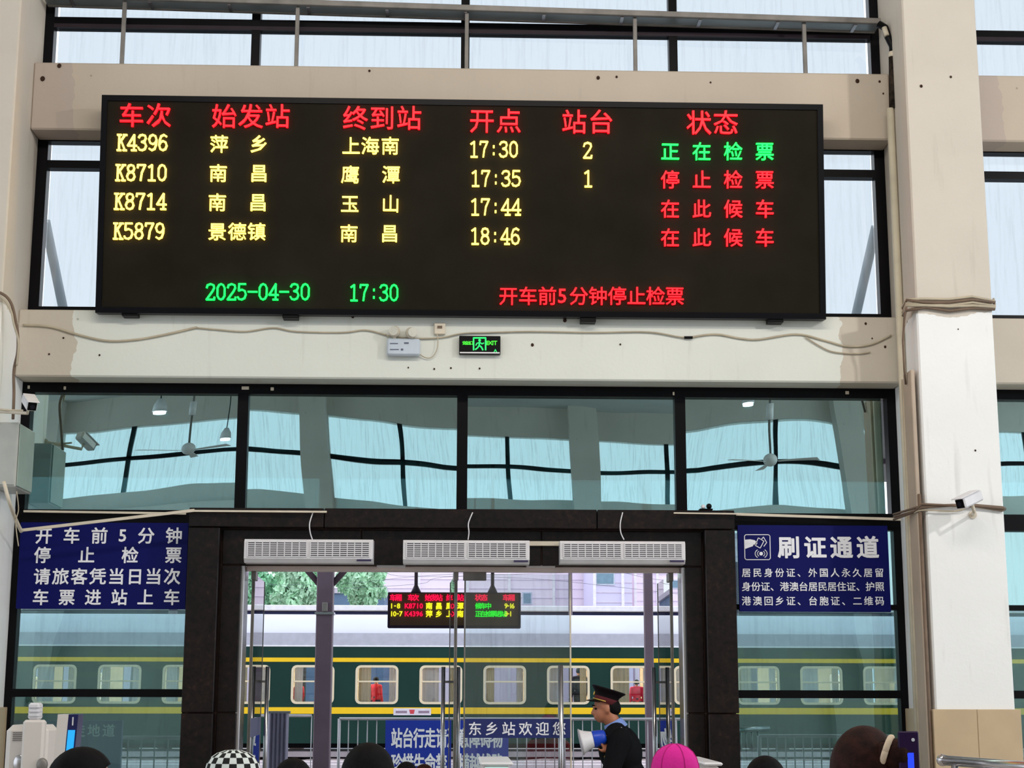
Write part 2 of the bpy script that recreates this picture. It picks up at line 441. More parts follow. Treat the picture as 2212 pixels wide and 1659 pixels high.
for px, py, rr in ((1990, 186, 5), (2054, 166, 4), (2107, 973, 3), (2046, 672, 2.5), (2070, 711, 2)):
    p = P(px, py, -.753); q = rr / 400
    MB().ell(p, (q, .005, q * 1.1), 7, 4).build('anchor_hole', M_dust, c_r, 'dark rusty anchor hole')
c_l = column(XL, 'white painted column at the left edge of the departure board bay')
c_rr = column(XR + PER, 'white painted column one bay further right')
c_ll = column(XL - PER, 'white painted column one bay further left')
def bay(x0, x1, n0, main=False):
    for nm, z0, z1, m, lab in (('wall_front_beam', ZT0, ZT1, M_beam_up, 'upper plastered concrete beam'), ('wall_front_beam', ZB0, ZB1, M_beam_lo, 'lower plastered concrete beam')):
        mb = MB().box(x0, x1, -.3, .05, z0, z1, .012)
        o = struct(nm, mb, m, None, lab if not main else lab + (' above the departure board' if z0 > 5 else ' below the departure board'))
        if main:
            o.location.x += 0
            holes = [(128, 142, 7), (92, 170, 8), (798, 153, 4), (1292, 168, 6), (1332, 166, 4), (1852, 175, 7), (1900, 176, 4), (1908, 202, 3), (1535, 178, 3)] if z0 > 5 else \
                [(137, 730, 3), (762, 684, 5), (1220, 692, 6), (1150, 745, 5), (1340, 744, 3), (1870, 699, 4), (1912, 749, 4), (106, 765, 3), (215, 767, 3), (882, 794, 2.5), (938, 797, 3), (974, 795, 3), (1036, 796, 3), (1440, 688, 3), (1884, 731, 2.5), (860, 708, 2)]
            for px, py, rr in holes:
                p = P(px, py, -.303); q = rr / 400
                MB().ell(p, (q, .006, q * 1.15), 7, 4).build('anchor_hole', M_dust, o, 'dark rusty anchor hole')
    struct('wall_front_header', MB().box(x0, x1, -.1, .1, 8.3, 8.8), M_wall)
    W = x1 - x0; mull = [x0 + W / 4 * k for k in (1, 2, 3)]
    def frame_rect(r, xa, xb, za, zb, t=.055, nm='frame', up=0):
        zb += up
        MB().box(xa, xa + t, -.05, .05, za, zb).box(xb - t, xb, -.05, .05, za, zb).box(xa + t, xb - t, -.05, .05, za, za + t).box(xa + t, xb - t, -.05, .05, zb - t, zb).build(nm, M_frame, r)
    def pane(r, xa, xb, za, zb, m, label=None, bend=None, wear=True):
        N = 14 if bend else 1; sm = bool(bend)
        mb = MB(); vs_ = []; a, b, c, tw, cv, ar = bend or (0,) * 6
        for s_, yo in ((0, -.004), (1, .004)):
            for i in range(N + 1):
                for j in range(N + 1):
                    u, v = i / N, j / N
                    vs_.append((xa + (xb - xa) * u, yo + a * (u - .5) + b * (u - .5) ** 2 * 4 + c * (v - .5) + tw * (u - .5) * (v - .5) + cv * (v - .5) ** 2 + ar * (u - .5) ** 2 * (v - .5), za + (zb - za) * v))
        K = (N + 1) ** 2; fs = []
        for i in range(N):
            for j in range(N):
                q = i * (N + 1) + j; fs.append((q, q + 1, q + N + 2, q + N + 1)); fs.append((K + q, K + q + N + 1, K + q + N + 2, K + q + 1))
        mb.add(vs_, fs, sm)
        edge = [i * (N + 1) for i in range(N + 1)] + [N * (N + 1) + j for j in range(1, N + 1)] + [i * (N + 1) + N for i in range(N - 1, -1, -1)] + [j for j in range(N - 1, 0, -1)]
        for p, q in zip(edge, edge[1:] + edge[:1]):
            k4 = len(mb.v); mb.v += [mb.v[i].copy() for i in (p, q, K + q, K + p)]; mb.f.append((k4, k4 + 1, k4 + 2, k4 + 3)); mb.smooth.append(False)
        return mb.build('pane', m, r, label, fixn=False)
    # clerestory
    r = sroot('window_%d' % n0, ((x0 + x1) / 2, 0, ZT1)); frame_rect(r, x0, x1, ZT1, 8.3, .075)
    zb = PZ(1000, 66, 0)
    MB().box(x0 + .075, x1 - .075, -.045, .045, zb - .04, zb + .05).build('transom_bar', M_frame, r)
    MB().box(x0 + .075, x1 - .075, -.055, -.046, zb - .045, zb - .012).build('bead', M_frame2, r)
    xs = [x0 + .075] + mull + [x1 - .075]
    for k in (1, 2, 3): MB().box(xs[k] - .035, xs[k] + .035, -.05, .05, ZT1, 8.3 - .055).build('mullion', M_frame, r)
    for k in range(4):
        pane(r, xs[k] + .03, xs[k + 1] - .03, ZT1 + .05, zb - .04, G_sky); pane(r, xs[k] + .03, xs[k + 1] - .03, zb + .04, 8.25, G_sky)
    # middle window, behind the board
    r = sroot('window_%d' % (n0 + 1), ((x0 + x1) / 2, 0, ZB1)); frame_rect(r, x0, x1, ZB1, ZT0, .085, 'frame', .075)
    zb = (PZ(150, 354, 0) + PZ(1840, 384, 0)) / 2
    MB().box(x0 + .085, x1 - .085, -.045, .045, zb - .03, zb + .035).build('transom_bar', M_frame, r)
    for k in (1, 2, 3): MB().box(xs[k] - .035, xs[k] + .035, -.05, .05, ZB1 + .055, ZT0 - .055).build('mullion', M_frame, r)
    for k in range(4):
        pane(r, xs[k] + .03, xs[k + 1] - .03, ZB1 + .05, zb - .025, G_sky); pane(r, xs[k] + .03, xs[k + 1] - .03, zb + .025, ZT0 + .02, G_sky)
    # reflective row above the doors
    zlo, zhi = 3.18, 4.10
    r = sroot('window_%d' % (n0 + 2), ((x0 + x1) / 2, 0, zlo))
    MB().box(x0, x1, -.06, .06, zhi, ZB0).box(x0, x0 + .07, -.06, .06, zlo, zhi).box(x1 - .07, x1, -.06, .06, zlo, zhi).build('frame', M_frame, r)
    bends = [(.001, -.001, .0, -.0095, 0, 0), (0, -.001, -.001, .007, -.0045, 0), (0, -.001, .0040, .003, .001, 0), (0, -.001, -.001, 0, -.0062, .017)] if main else [(.002, -.001, 0, .003, 0, .006)] * 4
    for k in (1, 2, 3):
        MB().box(xs[k] - .042, xs[k] + .042, -.055, .06, zlo, zhi).build('mullion', M_frame, r)
    for k in range(4):
        pane(r, xs[k] + (.03 if k else -.01), xs[k + 1] - .03, zlo, zhi, G_refl, None, bends[k])
    return xs, frame_rect, pane
XS, frame_rect, pane = bay(-WX, WX, 1, True)
bay(XR + CW / 2, XR + PER - CW / 2, 6); bay(XL - PER + CW / 2, XL - CW / 2, 11)
# dark strip under the reflective row, lower side windows
PL = PX(398, 1200, -.05); PRr = PX(1590, 1200, -.05)      # portal outer edges
def low_window(n, x0, x1, z_top, label):
    r = sroot('window_%d' % n, ((x0 + x1) / 2, 0, 0), label)
    frame_rect(r, x0, x1, .02, z_top, .06)
    MB().box(x0 + .06, x1 - .06, -.055, .055, 1.755, 1.815).build('transom_bar', M_frame, r)
    MB().box(x0 + .06, x1 - .06, -.056, .056, z_top - .13, z_top - .06).build('transom_bar', M_frame, r)
    MB().box(x0 + .06, x1 - .06, -.055, .055, 2.43, 2.47).build('transom_bar', M_frame, r)
    pane(r, x0 + .05, x1 - .05, .05, 1.76, G_low, None, (.004, .001, -.003, .004, 0, 0)); pane(r, x0 + .05, x1 - .05, 1.81, 2.44, G_low, None, (-.004, -.001, .004, -.006, .003, .01))
    pane(r, x0 + .05, x1 - .05, 2.46, z_top - .05, G_low)
    return r
low_window(4, -WX, PL + .09, 3.18, 'lower window left of the granite doorway')
low_window(5, PRr - .09, WX, 3.18, 'lower window right of the granite doorway')
low_window(9, XR + CW / 2, XR + CW / 2 + 3.4, 3.18, 'lower window in the bay right of the column')
low_window(10, XR + CW / 2 + 3.4, XR + PER - CW / 2, 3.18, 'lower window further right of the column')
low_window(14, XL - PER + CW / 2, XL - CW / 2, 3.18, 'lower window in the bay left of the column')
# granite portal: an outer band standing proud, an inner band set back, every slab a piece
r = sroot('door_surround', ((PL + PRr) / 2, -.2, 0), 'dark polished granite surround of the station doorway')
YO, YI = -.34, -.22
xo0, xo1 = PX(400, 1300, YO), PX(1592, 1300, YO)
xm0, xm1 = PX(466, 1400, YO), PX(1527, 1400, YO)
xi0, xi1 = PX(516, 1400, YI), PX(1482, 1400, YI)
zt, zm, zi = 3.17, PZ(1000, 1141, YO), PZ(1000, 1222, YI)
MB().box(xo0 + .01, xi0 - .02, -.2, .05, 0, zt - .01).box(xi1 + .02, xo1 - .01, -.2, .05, 0, zt - .01).box(xi0 - .02, xi1 + .02, -.2, .05, zi + .01, zt - .01).build('backing', M_joint, r)
def slab(x0, x1, y0, z0, z1):
    g = .003
    MB().box(x0 + g, x1 - g, y0, -.19, z0 + g, z1 - g, .005).build('granite_slab', M_granite, r)
zj = PZ(450, 1540, YO)
for a, b in ((0, zj * .5), (zj * .5, zj), (zj, zm)):
    slab(xo0, xm0, YO, a, b); slab(xm1, xo1, YO, a, b)
for a, b in ((0, zj * .5), (zj * .5, zj), (zj, zi)):
    slab(xm0, xi0, YI, a, b); slab(xi1, xm1, YI, a, b)
cuts = [xo0, PX(700, 1120, YO), PX(1290, 1120, YO), xo1]
for a, b in zip(cuts, cuts[1:]): slab(a, b, YO, zm, zt)
cuts = [xm0, PX(780, 1180, YI), PX(1170, 1180, YI), xm1]
for a, b in zip(cuts, cuts[1:]): slab(a, b, YI, zi, zm)
for s_, xa, xb in ((0, xi0 - .02, xi0 + .02), (1, xi1 - .02, xi1 + .02)):
    MB().box(xa, xb, -.19, .05, 0, zi, .006).build('steel_jamb', M_steel, r, 'polished steel jamb strip')
MB().box(xi0 + .02, xi1 - .02, -.10, .02, zi - .035, zi + .005, .006).build('steel_head_rail', mat('pale_brushed_steel', (226, 208, 202), .4, .2), r, 'polished steel head rail')
for px in (845, 1168): MB().box(PX(px - 31, 1218, -.12), PX(px + 31, 1218, -.12), -.14, -.101, PZ(px, 1226, -.12), PZ(px, 1215, -.12), .004).build('door_magnet', M_white, r, 'small white magnetic lock on the head rail')
# glass doors
zd = zi - .05
def leaf(n, xa, ya, xb, yb, label, hand_at, strip=None):
    """hinge (xa,ya) to free edge (xb,yb)"""
    L = math.hypot(xb - xa, yb - ya); ang = math.atan2(yb - ya, xb - xa)
    t = sroot('door_%d' % n, (xa, ya, 0), label); t.rotation_euler = (0, 0, ang); WM[t] = Matrix.Translation((xa, ya, 0)) @ Matrix.Rotation(ang, 4, 'Z')
    MB().box(0, L, -.006, .006, .03, zd).build('glass', G_leaf, t, local=True)
    MB().box(0, .012, -.012, .012, .02, zd, .002).build('hinge_edge', M_dsteel, t, local=True)
    MB().box(L - .012, L, -.010, .010, .02, zd, .002).build('free_edge', M_cream if n == 3 else M_dsteel, t, local=True)
    MB().box(-.01, .17, -.018, .018, zd - .05, zd + .02, .004).build('hinge_patch', M_dsteel, t, local=True)
    MB().box(-.01, .17, -.018, .018, .01, .07, .004).build('hinge_patch', M_dsteel, t, local=True)
    hx = hand_at * L
    for sg in (-1, 1):
        h = MB().tube([(hx, sg * .062, .62), (hx, sg * .062, 2.0)], .017, 12).build('pull_handle', M_steel, t, local=True)
        MB().tube([(hx, sg * .006, 1.88), (hx, sg * .062, 1.88)], .009, 8).build('handle_mount', M_dsteel, h, local=True)
        MB().tube([(hx, sg * .006, .78), (hx, sg * .062, .78)], .009, 8).build('handle_mount', M_dsteel, h, local=True)
    return t, L
d1, _ = leaf(1, PX(543, 1400, -.03), -.03, PX(566, 1400, .95), .95, 'left glass door leaf standing open', .86)
d2, _ = leaf(2, PX(984, 1400, -.03), -.03, PX(973, 1400, .95), .95, 'second glass door leaf standing open', .86)
d3, L3 = leaf(3, PX(1002, 1400, -.03), -.03, PX(1234, 1400, -.03), -.03, 'closed glass door leaf with the blue welcome strip', .90)
d4, _ = leaf(4, PX(1452, 1400, -.03), -.03, PX(1424, 1400, .95), .95, 'right glass door leaf standing open', .86)
M_blue = mat('navy_sign_board', (7, 13, 92), .5, 0, .10, 1.2); M_blue.node_tree.nodes['Principled BSDF'].inputs['Specular IOR Level'].default_value = .15
M_blue2 = mat('door_strip_blue', (26, 40, 104), .5)
M_txt = mat('sign_white_lettering', (244, 244, 252), .6, 0, .02)
z1, z0 = PZ(1100, 1553, -.03), PZ(1100, 1594, -.03)
MB().box(.0, L3, -.009, -.007, z0, z1).build('blue_strip', M_blue2, d3, 'navy strip with a white greeting', local=True)
wr = wall_writer(-.041); letters(wr, d3, M_txt, '东乡站欢迎您', 1026, 1208, 1574, 30, .012, 0, .0015)
for d in (d1, d4):
    MB().box(.0, .98, -.009, -.007, z0, z1).build('blue_strip', M_blue2, d, local=True)

# rear of the hall, which the panes mirror
ZW0 = PR(1000, 1066, -25.5).z; ZW1 = PR(1000, 925, -25.5).z; YB = -25.5
wins = [(138, 660), (716, 1234), (1284, 1808)]
X = [tuple(sorted((PR(a, 990, YB).x, PR(b, 990, YB).x))) for a, b in wins]
pitch = X[1][0] - X[0][0]; ww = X[0][1] - X[0][0]
X = [(X[0][0] - pitch, X[0][0] - pitch + ww)] + X + [(X[2][0] + pitch, X[2][0] + pitch + ww)]
struct('wall_back', MB().box(-15, 15, YB - .3, YB, 0, ZW0), M_wall)
struct('wall_back', MB().box(-15, 15, YB - .3, YB, ZW1, 8.8), M_wall)
ed = [-15] + [v for x in X for v in x] + [15]
for a, b in zip(ed[0::2], ed[1::2]):
    if b > a: struct('wall_back', MB().box(a, b, YB - .3, YB, ZW0, ZW1), M_wall)
    xc = (a + b) / 2
    if abs(xc) < 13: struct('column', MB().box(xc - .3, xc + .3, YB, YB + .45, 0, 8.8), M_wall)
G_back = glass('rear_glass', (236, 244, 246), .03, (255, 255, 255), .2)
for i, (a, b) in enumerate(X):
    r2 = sroot('window_%d' % (20 + i), ((a + b) / 2, YB - .1, ZW0), 'rear hall window')
    t = .07; zmid = PR(1000, 994, YB).z
    MB().box(a, b, YB - .12, YB - .05, zmid - .05, zmid + .05).build('transom_bar', M_frame, r2)
    for f in (.28, .75): MB().box(a + (b - a) * f - .05, a + (b - a) * f + .05, YB - .12, YB - .05, ZW0, ZW1).build('mullion', M_frame, r2)
    MB().box(a, b, YB - .09, YB - .08, ZW0, ZW1).build('pane', G_back, r2)
struct('rear_beam', MB().box(-15, 15, YB, YB + .3, ZW0 - .9, ZW0 - .45), M_wall)
# ------------------------------------------------------------------ LED departure board
def board_frame():
    b0 = P(205, 676, -.40); b1 = P(1783, 690, -.40); t0 = P(222, 204, -.56); t1 = P(1778, 228, -.56)
    xl = (b0.x + t0.x) / 2; xr = (b1.x + t1.x) / 2
    zb, zt_ = (b0.z + b1.z) / 2, (t0.z + t1.z) / 2
    return xl, xr, zb, zt_
xl, xr, zb, zt_ = board_frame()
BD = thing('departure_board', 'wide black electronic departure board with red, yellow and green characters above the doors', 'display board', ((xl + xr) / 2, -.4, zb))
vdir = Vector((0, -.16, zt_ - zb)).normalized()
WB = Writer((xl, -.40, zb), (1, 0, 0), vdir); HB = (Vector((0, -.16, zt_ - zb))).length; LB = xr - xl
def bbox_mb(mb, a0, a1, b0, b1, c0, c1):
    q = [WB.pt(a, b, c) for c in (c0, c1) for b in (b0, b1) for a in (a0, a1)]
    return mb.add(q, [(0, 2, 3, 1), (4, 5, 7, 6), (0, 1, 5, 4), (2, 6, 7, 3), (0, 4, 6, 2), (1, 3, 7, 5)])
M_led = mat('led_mask', (38, 35, 29), .9, 0, .15, 2); M_led.node_tree.nodes['Principled BSDF'].inputs['Specular IOR Level'].default_value = 0.0
M_bframe = mat('board_black_frame', (7, 7, 12), .35)
fw = .045
mb = MB(); bbox_mb(mb, 0, LB, 0, fw, -.10, .012); bbox_mb(mb, 0, LB, HB - fw, HB, -.10, .012); bbox_mb(mb, 0, fw, fw, HB - fw, -.10, .012); bbox_mb(mb, LB - fw, LB, fw, HB - fw, -.10, .012)
mb.build('frame', M_bframe, BD)
mb = MB(); bbox_mb(mb, fw, LB - fw, fw, HB - fw, -.09, 0); mb.build('screen', M_led, BD, 'dark matt display face')
E_red = emit('led_red', (255, 0, 12), 6.0); E_yel = emit('led_yellow', (255, 214, 72), 6.0); E_grn = emit('led_green', (0, 255, 62), 5.0)
def ledtext(items, m, label):
    for it in items:
        if it[0] == 'L':
            n = len(it[1]); cw = (it[3] - it[2]) / n
            for i, ch in enumerate(it[1]):
                mb = MB(); WB.led(mb, ch, it[2] + cw * i, it[2] + cw * (i + 1), it[4], it[5], .004, .024, .52); mb.build('character', m, BD, fixn=False)
        else: letters(WB, BD, m, it[1], it[2], it[3], it[4], it[5], it[6], .004, .024)
HS = 56
for s_, a, b, y in (('车次', 285, 344, 250), ('始发站', 485, 600, 252), ('终到站', 768, 884, 256), ('开点', 1041, 1099, 262), ('站台', 1240, 1298, 264), ('状态', 1509, 1567, 266)):
    ledtext([('C', s_, a, b, y, HS, .002)], E_red, 'red column heading')
rows = [('K4396', 253, 364, 292, 326, [('萍', 474), ('乡', 560)], [('上', 759), ('海', 800), ('南', 843)], 312, 316, '17:30', 1013, 1120, 307, 340, '2', 1258, 1280, 309, 342),
        ('K8710', 250, 362, 357, 391, [('南', 472), ('昌', 560)], [('鹰', 757), ('潭', 845)], 375, 378, '17:35', 1016, 1126, 370, 403, '1', 1259, 1281, 370, 404),
        ('K8714', 247, 361, 419, 453, [('南', 470), ('昌', 558)], [('玉', 756), ('山', 844)], 438, 441, '17:44', 1015, 1126, 431, 465, None, 0, 0, 0, 0),
        ('K5879', 245, 357, 483, 517, [('景', 470), ('德', 513), ('镇', 555)], [('南', 754), ('昌', 842)], 501, 505, '18:46', 1015, 1124, 494, 528, None, 0, 0, 0, 0)]
for no, a, b, y0, y1, og, ds, yo, yd, tm, ta, tb, t0_, t1_, pf, pa, pb, p0, p1 in rows:
    ledtext([('L', no, a, b, y0, y1)], E_yel, 'yellow train number')
    ledtext([('C', c, x, x, yo, 41, .004) for c, x in og], E_yel, 'yellow origin station')
    ledtext([('C', c, x, x, yd, 41, .004) for c, x in ds], E_yel, 'yellow terminal station')
    ledtext([('L', tm, ta, tb, t0_, t1_)], E_yel, 'yellow departure time')
    if pf: ledtext([('L', pf, pa, pb, p0, p1)], E_yel, 'yellow platform number')
for s_, y, m, l in (('正在检票', 328, E_grn, 'green status, boarding'), ('停止检票', 389, E_red, 'red status, closed'), ('在此候车', 452, E_red, 'red status, waiting'), ('在此候车', 514, E_red, 'red status, waiting')):
    ledtext([('C', s_, 1447, 1651, y, 42, .006)], m, l)
ledtext([('L', '2025-04-30', 444, 671, 614, 648)], E_grn, 'green date'); ledtext([('L', '17:30', 754, 862, 616, 650)], E_grn, 'green clock')
ledtext([('C', '开车前', 1098, 1182, 640, 42, .004), ('C', '5', 1214, 1214, 640, 44, .004), ('C', '分钟停止检票', 1250, 1457, 640, 42, .004)], E_red, 'red notice running along the bottom')
for px, py in ((282, 679), (628, 684), (1270, 692), (1674, 693)):       # brackets to the beam
    q = P(px, py, -.36)
    MB().box(q.x - .06, q.x + .06, -.40, -.301, q.z - .02, q.z + .02, .003).build('bracket', M_black, BD, 'black bolted bracket')
for xx in (-2.2, 0, 2.2): MB().box(xx - .03, xx + .03, -.44, -.301, 6.25, 6.3).build('top_bracket', M_black, BD)

# ------------------------------------------------------------------ blue notice boards
def sign(px0, py0, px1, py1, Y, label):
    a, b = P(px0, py0, Y), P(px1, py1, Y)
    t = thing('notice_board', label, 'sign', ((a.x + b.x) / 2, Y, b.z))
    MB().box(a.x, b.x, Y, Y + .03, b.z, a.z, .002).build('board', M_blue, t)
    return t
YS = -.10
t = sign(45, 1128, 400, 1316, YS, 'navy notice board with four rows of white characters left of the granite doorway')
W_ = wall_writer(YS - .001)
def sgn(t, rows, col=M_txt, bold=.02, label='white characters'):
    for s_, a, b, y, sz in rows:
        if isinstance(s_, str): letters(W_, t, col, s_, a, b, y, sz, bold)
        else:
            for c, x in s_: letters(W_, t, col, c, x, x, y, sz, bold)
sgn(t, [([('开', 95), ('车', 155), ('前', 215), ('5', 265), ('分', 316), ('钟', 376)], 0, 0, 1157, 37), ([('停', 92), ('止', 187), ('检', 281), ('票', 375)], 0, 0, 1199, 37),
        ('请旅客凭当日当次', 91, 372, 1245, 37), ('车票进站上车', 88, 371, 1290, 36)])
t = sign(1593, 1134, 1925, 1322, YS, 'navy notice board with a card-and-hand symbol right of the granite doorway')
sgn(t, [('刷证通道', 1704, 1874, 1182, 49)], bold=.03)
sgn(t, [('居民身份证、外国人永久居留', 1612, 1899, 1237, 20), ('身份证、港澳台居民居住证、护照', 1612, 1900, 1267, 20.5), ('港澳回乡证、台胞证、二维码', 1612, 1900, 1298, 20.5)], bold=.012)
mb = MB()
W_.line(mb, [(1611, 1155), (1660, 1155), (1663, 1158), (1664, 1206), (1661, 1209), (1612, 1209), (1609, 1206), (1608, 1158), (1611, 1155)], 1.6)
W_.poly(mb, [(1609, 1166), (1620, 1165), (1630, 1167), (1636, 1173), (1634, 1177), (1628, 1176), (1626, 1180), (1617, 1183), (1609, 1186)][::-1])
W_.line(mb, [(1631, 1178), (1638, 1162), (1650, 1169), (1642, 1184), (1631, 1178)], 1.6); W_.line(mb, [(1644, 1166), (1649, 1160), (1656, 1172), (1650, 1180)], 1.6)
W_.poly(mb, [(1644 + 4 * math.cos(k * math.pi / 5), 1196 + 4 * math.sin(k * math.pi / 5)) for k in range(10)][::-1])
for rr in (8, 13):
    for s_ in (0, math.pi): W_.line(mb, [(1644 + rr * math.cos(s_ + k * .3), 1196 + rr * .8 * math.sin(s_ + k * .3)) for k in (-3, -2, -1, 0, 1, 2, 3)], 1.6)
mb.build('card_symbol', M_txt, t, 'white outline of a hand holding a card over a reader')

# ------------------------------------------------------------------ exit sign, emergency lamp, socket, cables on the beam
YF = -.30
a, b = P(992, 725, YF - .05), P(1081, 765, YF - .05)
t = thing('exit_sign', 'small black exit sign with glowing green figure on the lower beam', 'exit sign', ((a.x + b.x) / 2, YF, b.z))
MB().box(a.x, b.x, YF - .05, YF, b.z, a.z, .004).build('housing', M_black, t)
MB().box(a.x + .006, b.x - .006, YF - .056, YF - .05, b.z + .004, b.z + .014).build('bottom_trim', M_white, t)
We = wall_writer(YF - .051); Eg = emit('exit_green', (20, 255, 120), 1.1); mb = MB()
Et = emit('exit_green_text', (60, 255, 40), 1.0)
letters(We, t, Et, '安全出口', 1003, 1018, 741, 9, .03); letters(We, t, Et, 'EXIT', 1054, 1070, 741, 13, .03)
We.line(mb, [(1023, 756), (1023, 730), (1049, 730), (1049, 756)], 3.2)
We.poly(mb, [(1036 + 3 * math.cos(k * .8), 735 + 3 * math.sin(k * .8)) for k in range(8)][::-1])
We.line(mb, [(1036, 738), (1035, 746), (1040, 750), (1043, 756)], 3.2); We.line(mb, [(1035, 746), (1032, 751), (1027, 755)], 3); We.line(mb, [(1036, 739), (1041, 743), (1045, 741)], 2.4); We.line(mb, [(1035, 740), (1030, 742), (1028, 746)], 2.4)
We.line(mb, [(1067, 761), (1070, 755), (1073, 761)], 1.6)
mb.build('running_figure', Eg, t, 'glowing green figure running through a doorway')
a, b = P(836, 731, YF - .06), P(907, 768, YF - .06)
t = thing('emergency_lamp', 'pale grey emergency light box with two round lamps on the lower beam', 'emergency light', ((a.x + b.x) / 2, YF, b.z))
M_lamp = mat('pale_blue_grey_plastic', (190, 200, 212), .4)
MB().box(a.x, b.x, YF - .07, YF, b.z, a.z, .012).build('battery_box', M_lamp, t)
for px, py, ag in ((852, 716, -.2), (888, 719, .5)):
    c = P(px, py, YF - .06)
    h = MB().ell(c, (.045, .04, .045), 14, 8).build('lamp_head', M_cream, t)
    MB().tube([c + Vector((ag * .02, -.03, 0)), c + Vector((ag * .03, -.046, -.004))], .036, 16).build('lens', mat('lamp_lens', (214, 212, 200), .15), h)
    MB().tube([c + Vector((0, .01, -.04)), (c.x, YF - .03, a.z)], .012, 8).build('swivel_arm', M_cream, t)
mb = MB(); q = wall_writer(YF - .071); q.line(mb, [(843, 742), (859, 742)], 2, 0, .002); q.line(mb, [(843, 755), (861, 755)], 2, 0, .002); q.line(mb, [(874, 741), (882, 741)], 3.5, 0, .002); q.line(mb, [(867, 755), (870, 755)], 4, 0, .002)
mb.build('printed_marks', mat('grey_print', (92, 96, 116), .6), t, 'small dark printed marks')
a, b = P(938, 697, YF - .03), P(962, 722, YF - .03)
t = thing('wall_socket', 'small cream wall socket between the emergency light and the exit sign', 'socket', ((a.x + b.x) / 2, YF, b.z))
MB().box(a.x, b.x, YF - .03, YF, b.z, a.z, .006).build('plate', M_cream, t)
MB().box(a.x + .025, b.x - .025, YF - .036, YF - .03, a.z - .045, a.z - .025).build('switch', M_cable_b, t)
def clear_column(p):
    if XR - CW / 2 - .012 < p.x < XR + CW / 2 + .03 and p.y > -.768:
        if p.y > -.71: p.x = XR - CW / 2 - .022 if p.x < XR else XR + CW / 2 + .022
        else: p.y = -.775
    return p
def cable(px_pts, Y, rpx, m, name, label, cat='cable', group=None, n=7):
    pts = []
    for k, p in enumerate(px_pts):
        yy = p[2] if len(p) > 2 else Y
        pts.append(clear_column(P(p[0], p[1], yy)))
    sm = []                                           # Catmull-Rom
    for i in range(len(pts) - 1):
        p0, p1, p2, p3 = pts[max(i - 1, 0)], pts[i], pts[i + 1], pts[min(i + 2, len(pts) - 1)]
        for k in range(6):
            t_ = k / 6; sm.append(.5 * ((2 * p1) + (p2 - p0) * t_ + (2 * p0 - 5 * p1 + 4 * p2 - p3) * t_ * t_ + (3 * p1 - p0 - 3 * p2 + p3) * t_ ** 3))
    sm.append(pts[-1])
    o = MB().tube(sm, rpx / 282.0, n).build(name, m)
    return tag(o, label, cat, group)
YC = YF - .012
cable([(50, 702), (110, 706), (165, 722), (230, 736), (290, 734), (350, 724), (425, 707)], YC, 2.6, M_cable, 'cable', 'thick beige cable sagging along the left part of the lower beam')
cable([(425, 708), (470, 712), (530, 716), (590, 708), (640, 716), (740, 718), (790, 713), (835, 724)], YC, 1.8, M_cable, 'cable', 'thin beige cable between the sagging left cable and the emergency light')
cable([(835, 725), (870, 729), (920, 731), (960, 728), (1000, 720), (1060, 718), (1150, 716), (1280, 718), (1400, 717), (1470, 728), (1500, 728)], YC - .004, 1.7, M_cable, 'cable', 'beige cable passing above the exit sign')
cable([(1488, 729), (1545, 722), (1600, 731), (1640, 733), (1720, 722), (1780, 735), (1830, 748), (1880, 744), (1925, 724)], YC, 2.3, M_cable, 'cable', 'beige cable waving across the right part of the lower beam')
cable([(1740, 728), (1770, 747), (1800, 760), (1850, 764), (1880, 760)], YC - .002, 1.6, M_cable, 'cable', 'short branch cable under the waving right cable')
cable([(1478, 729), (1496, 729)], YC - .006, 3.2, M_black, 'cable_joint', 'black taped cable joint on the lower beam', 'cable joint')
cable([(905, 764), (918, 772), (932, 772), (943, 757), (946, 738), (944, 722)], YC - .01, 1.1, M_cable, 'cable', 'thin looping lead from the emergency light to the socket')

# ------------------------------------------------------------------ pipes and cables by the right column
YP = -.40
def pipe(px, y0, y1, Y, r_, m, name, label, cat='pipe', px1=None):
    p = P(px, y0, Y); q = P(px1 or px, y1, Y)
    if name == 'conduit_pipe': p.x = min(p.x, XR - CW / 2 - r_ - .003)
    o = MB().tube([(p.x, Y, p.z), (p.x, Y, max(q.z, 0))], r_, 10).build(name, m); return tag(o, label, cat)
p_top = P(1926, 235, YP)
pipe(1933, 235, 2400, YP, .030, M_pipe, 'conduit_pipe', 'long cream plastic pipe running down the side of the right column')
pipe(1952, 820, 2400, -.49, .020, M_cable, 'conduit_pipe', 'thin beige conduit in front of the long cream pipe, right of the side window')
# insulated black hose at the top
o = MB().tube([P(1898, 52, -.36), P(1912, 60, -.38), P(1918, 80, YP), P(1928, 100, YP), P(1929, 118, YP)], .03, 10).build('insulated_hose', M_black); tag(o, 'black insulated hose bending down from the tray beside the right column', 'hose')
MB().tube([P(1910, 60, -.40), P(1916, 78, -.42)], .022, 8).build('foil_wrap', M_cream, o)
o = MB().tube([P(1928, 118, YP), P(1929, 235, YP)], .031, 10, rr=None).build('taped_pipe', mat('black_tape_peeling', (46, 38, 32), .8, 0, .9, 22)); tag(o, 'upright pipe wrapped in peeling black tape above the cream pipe', 'pipe')
MB().tube([P(1928, 113, YP), P(1928, 124, YP)], .034, 10).build('cream_band', M_cream, o)
def bundle(pts, label, n, spread, r_, m=M_cable):
    pts = [clear_column(p) for p in pts]; t = thing('cable_bundle', label, 'cables', pts[0])
    for k in range(n):
        off = [Vector((0, -.012 * (k % 2), (k - n / 2) * spread + random.uniform(-.008, .008))) for _ in pts]
        q = [p + o_ + Vector((0, 0, random.uniform(-.012, .012))) for p, o_ in zip(pts, off)]
        MB().tube(q, r_, 7).build('cable', m if k % 3 else M_cable_b, t)
    return t
YCc = -.775
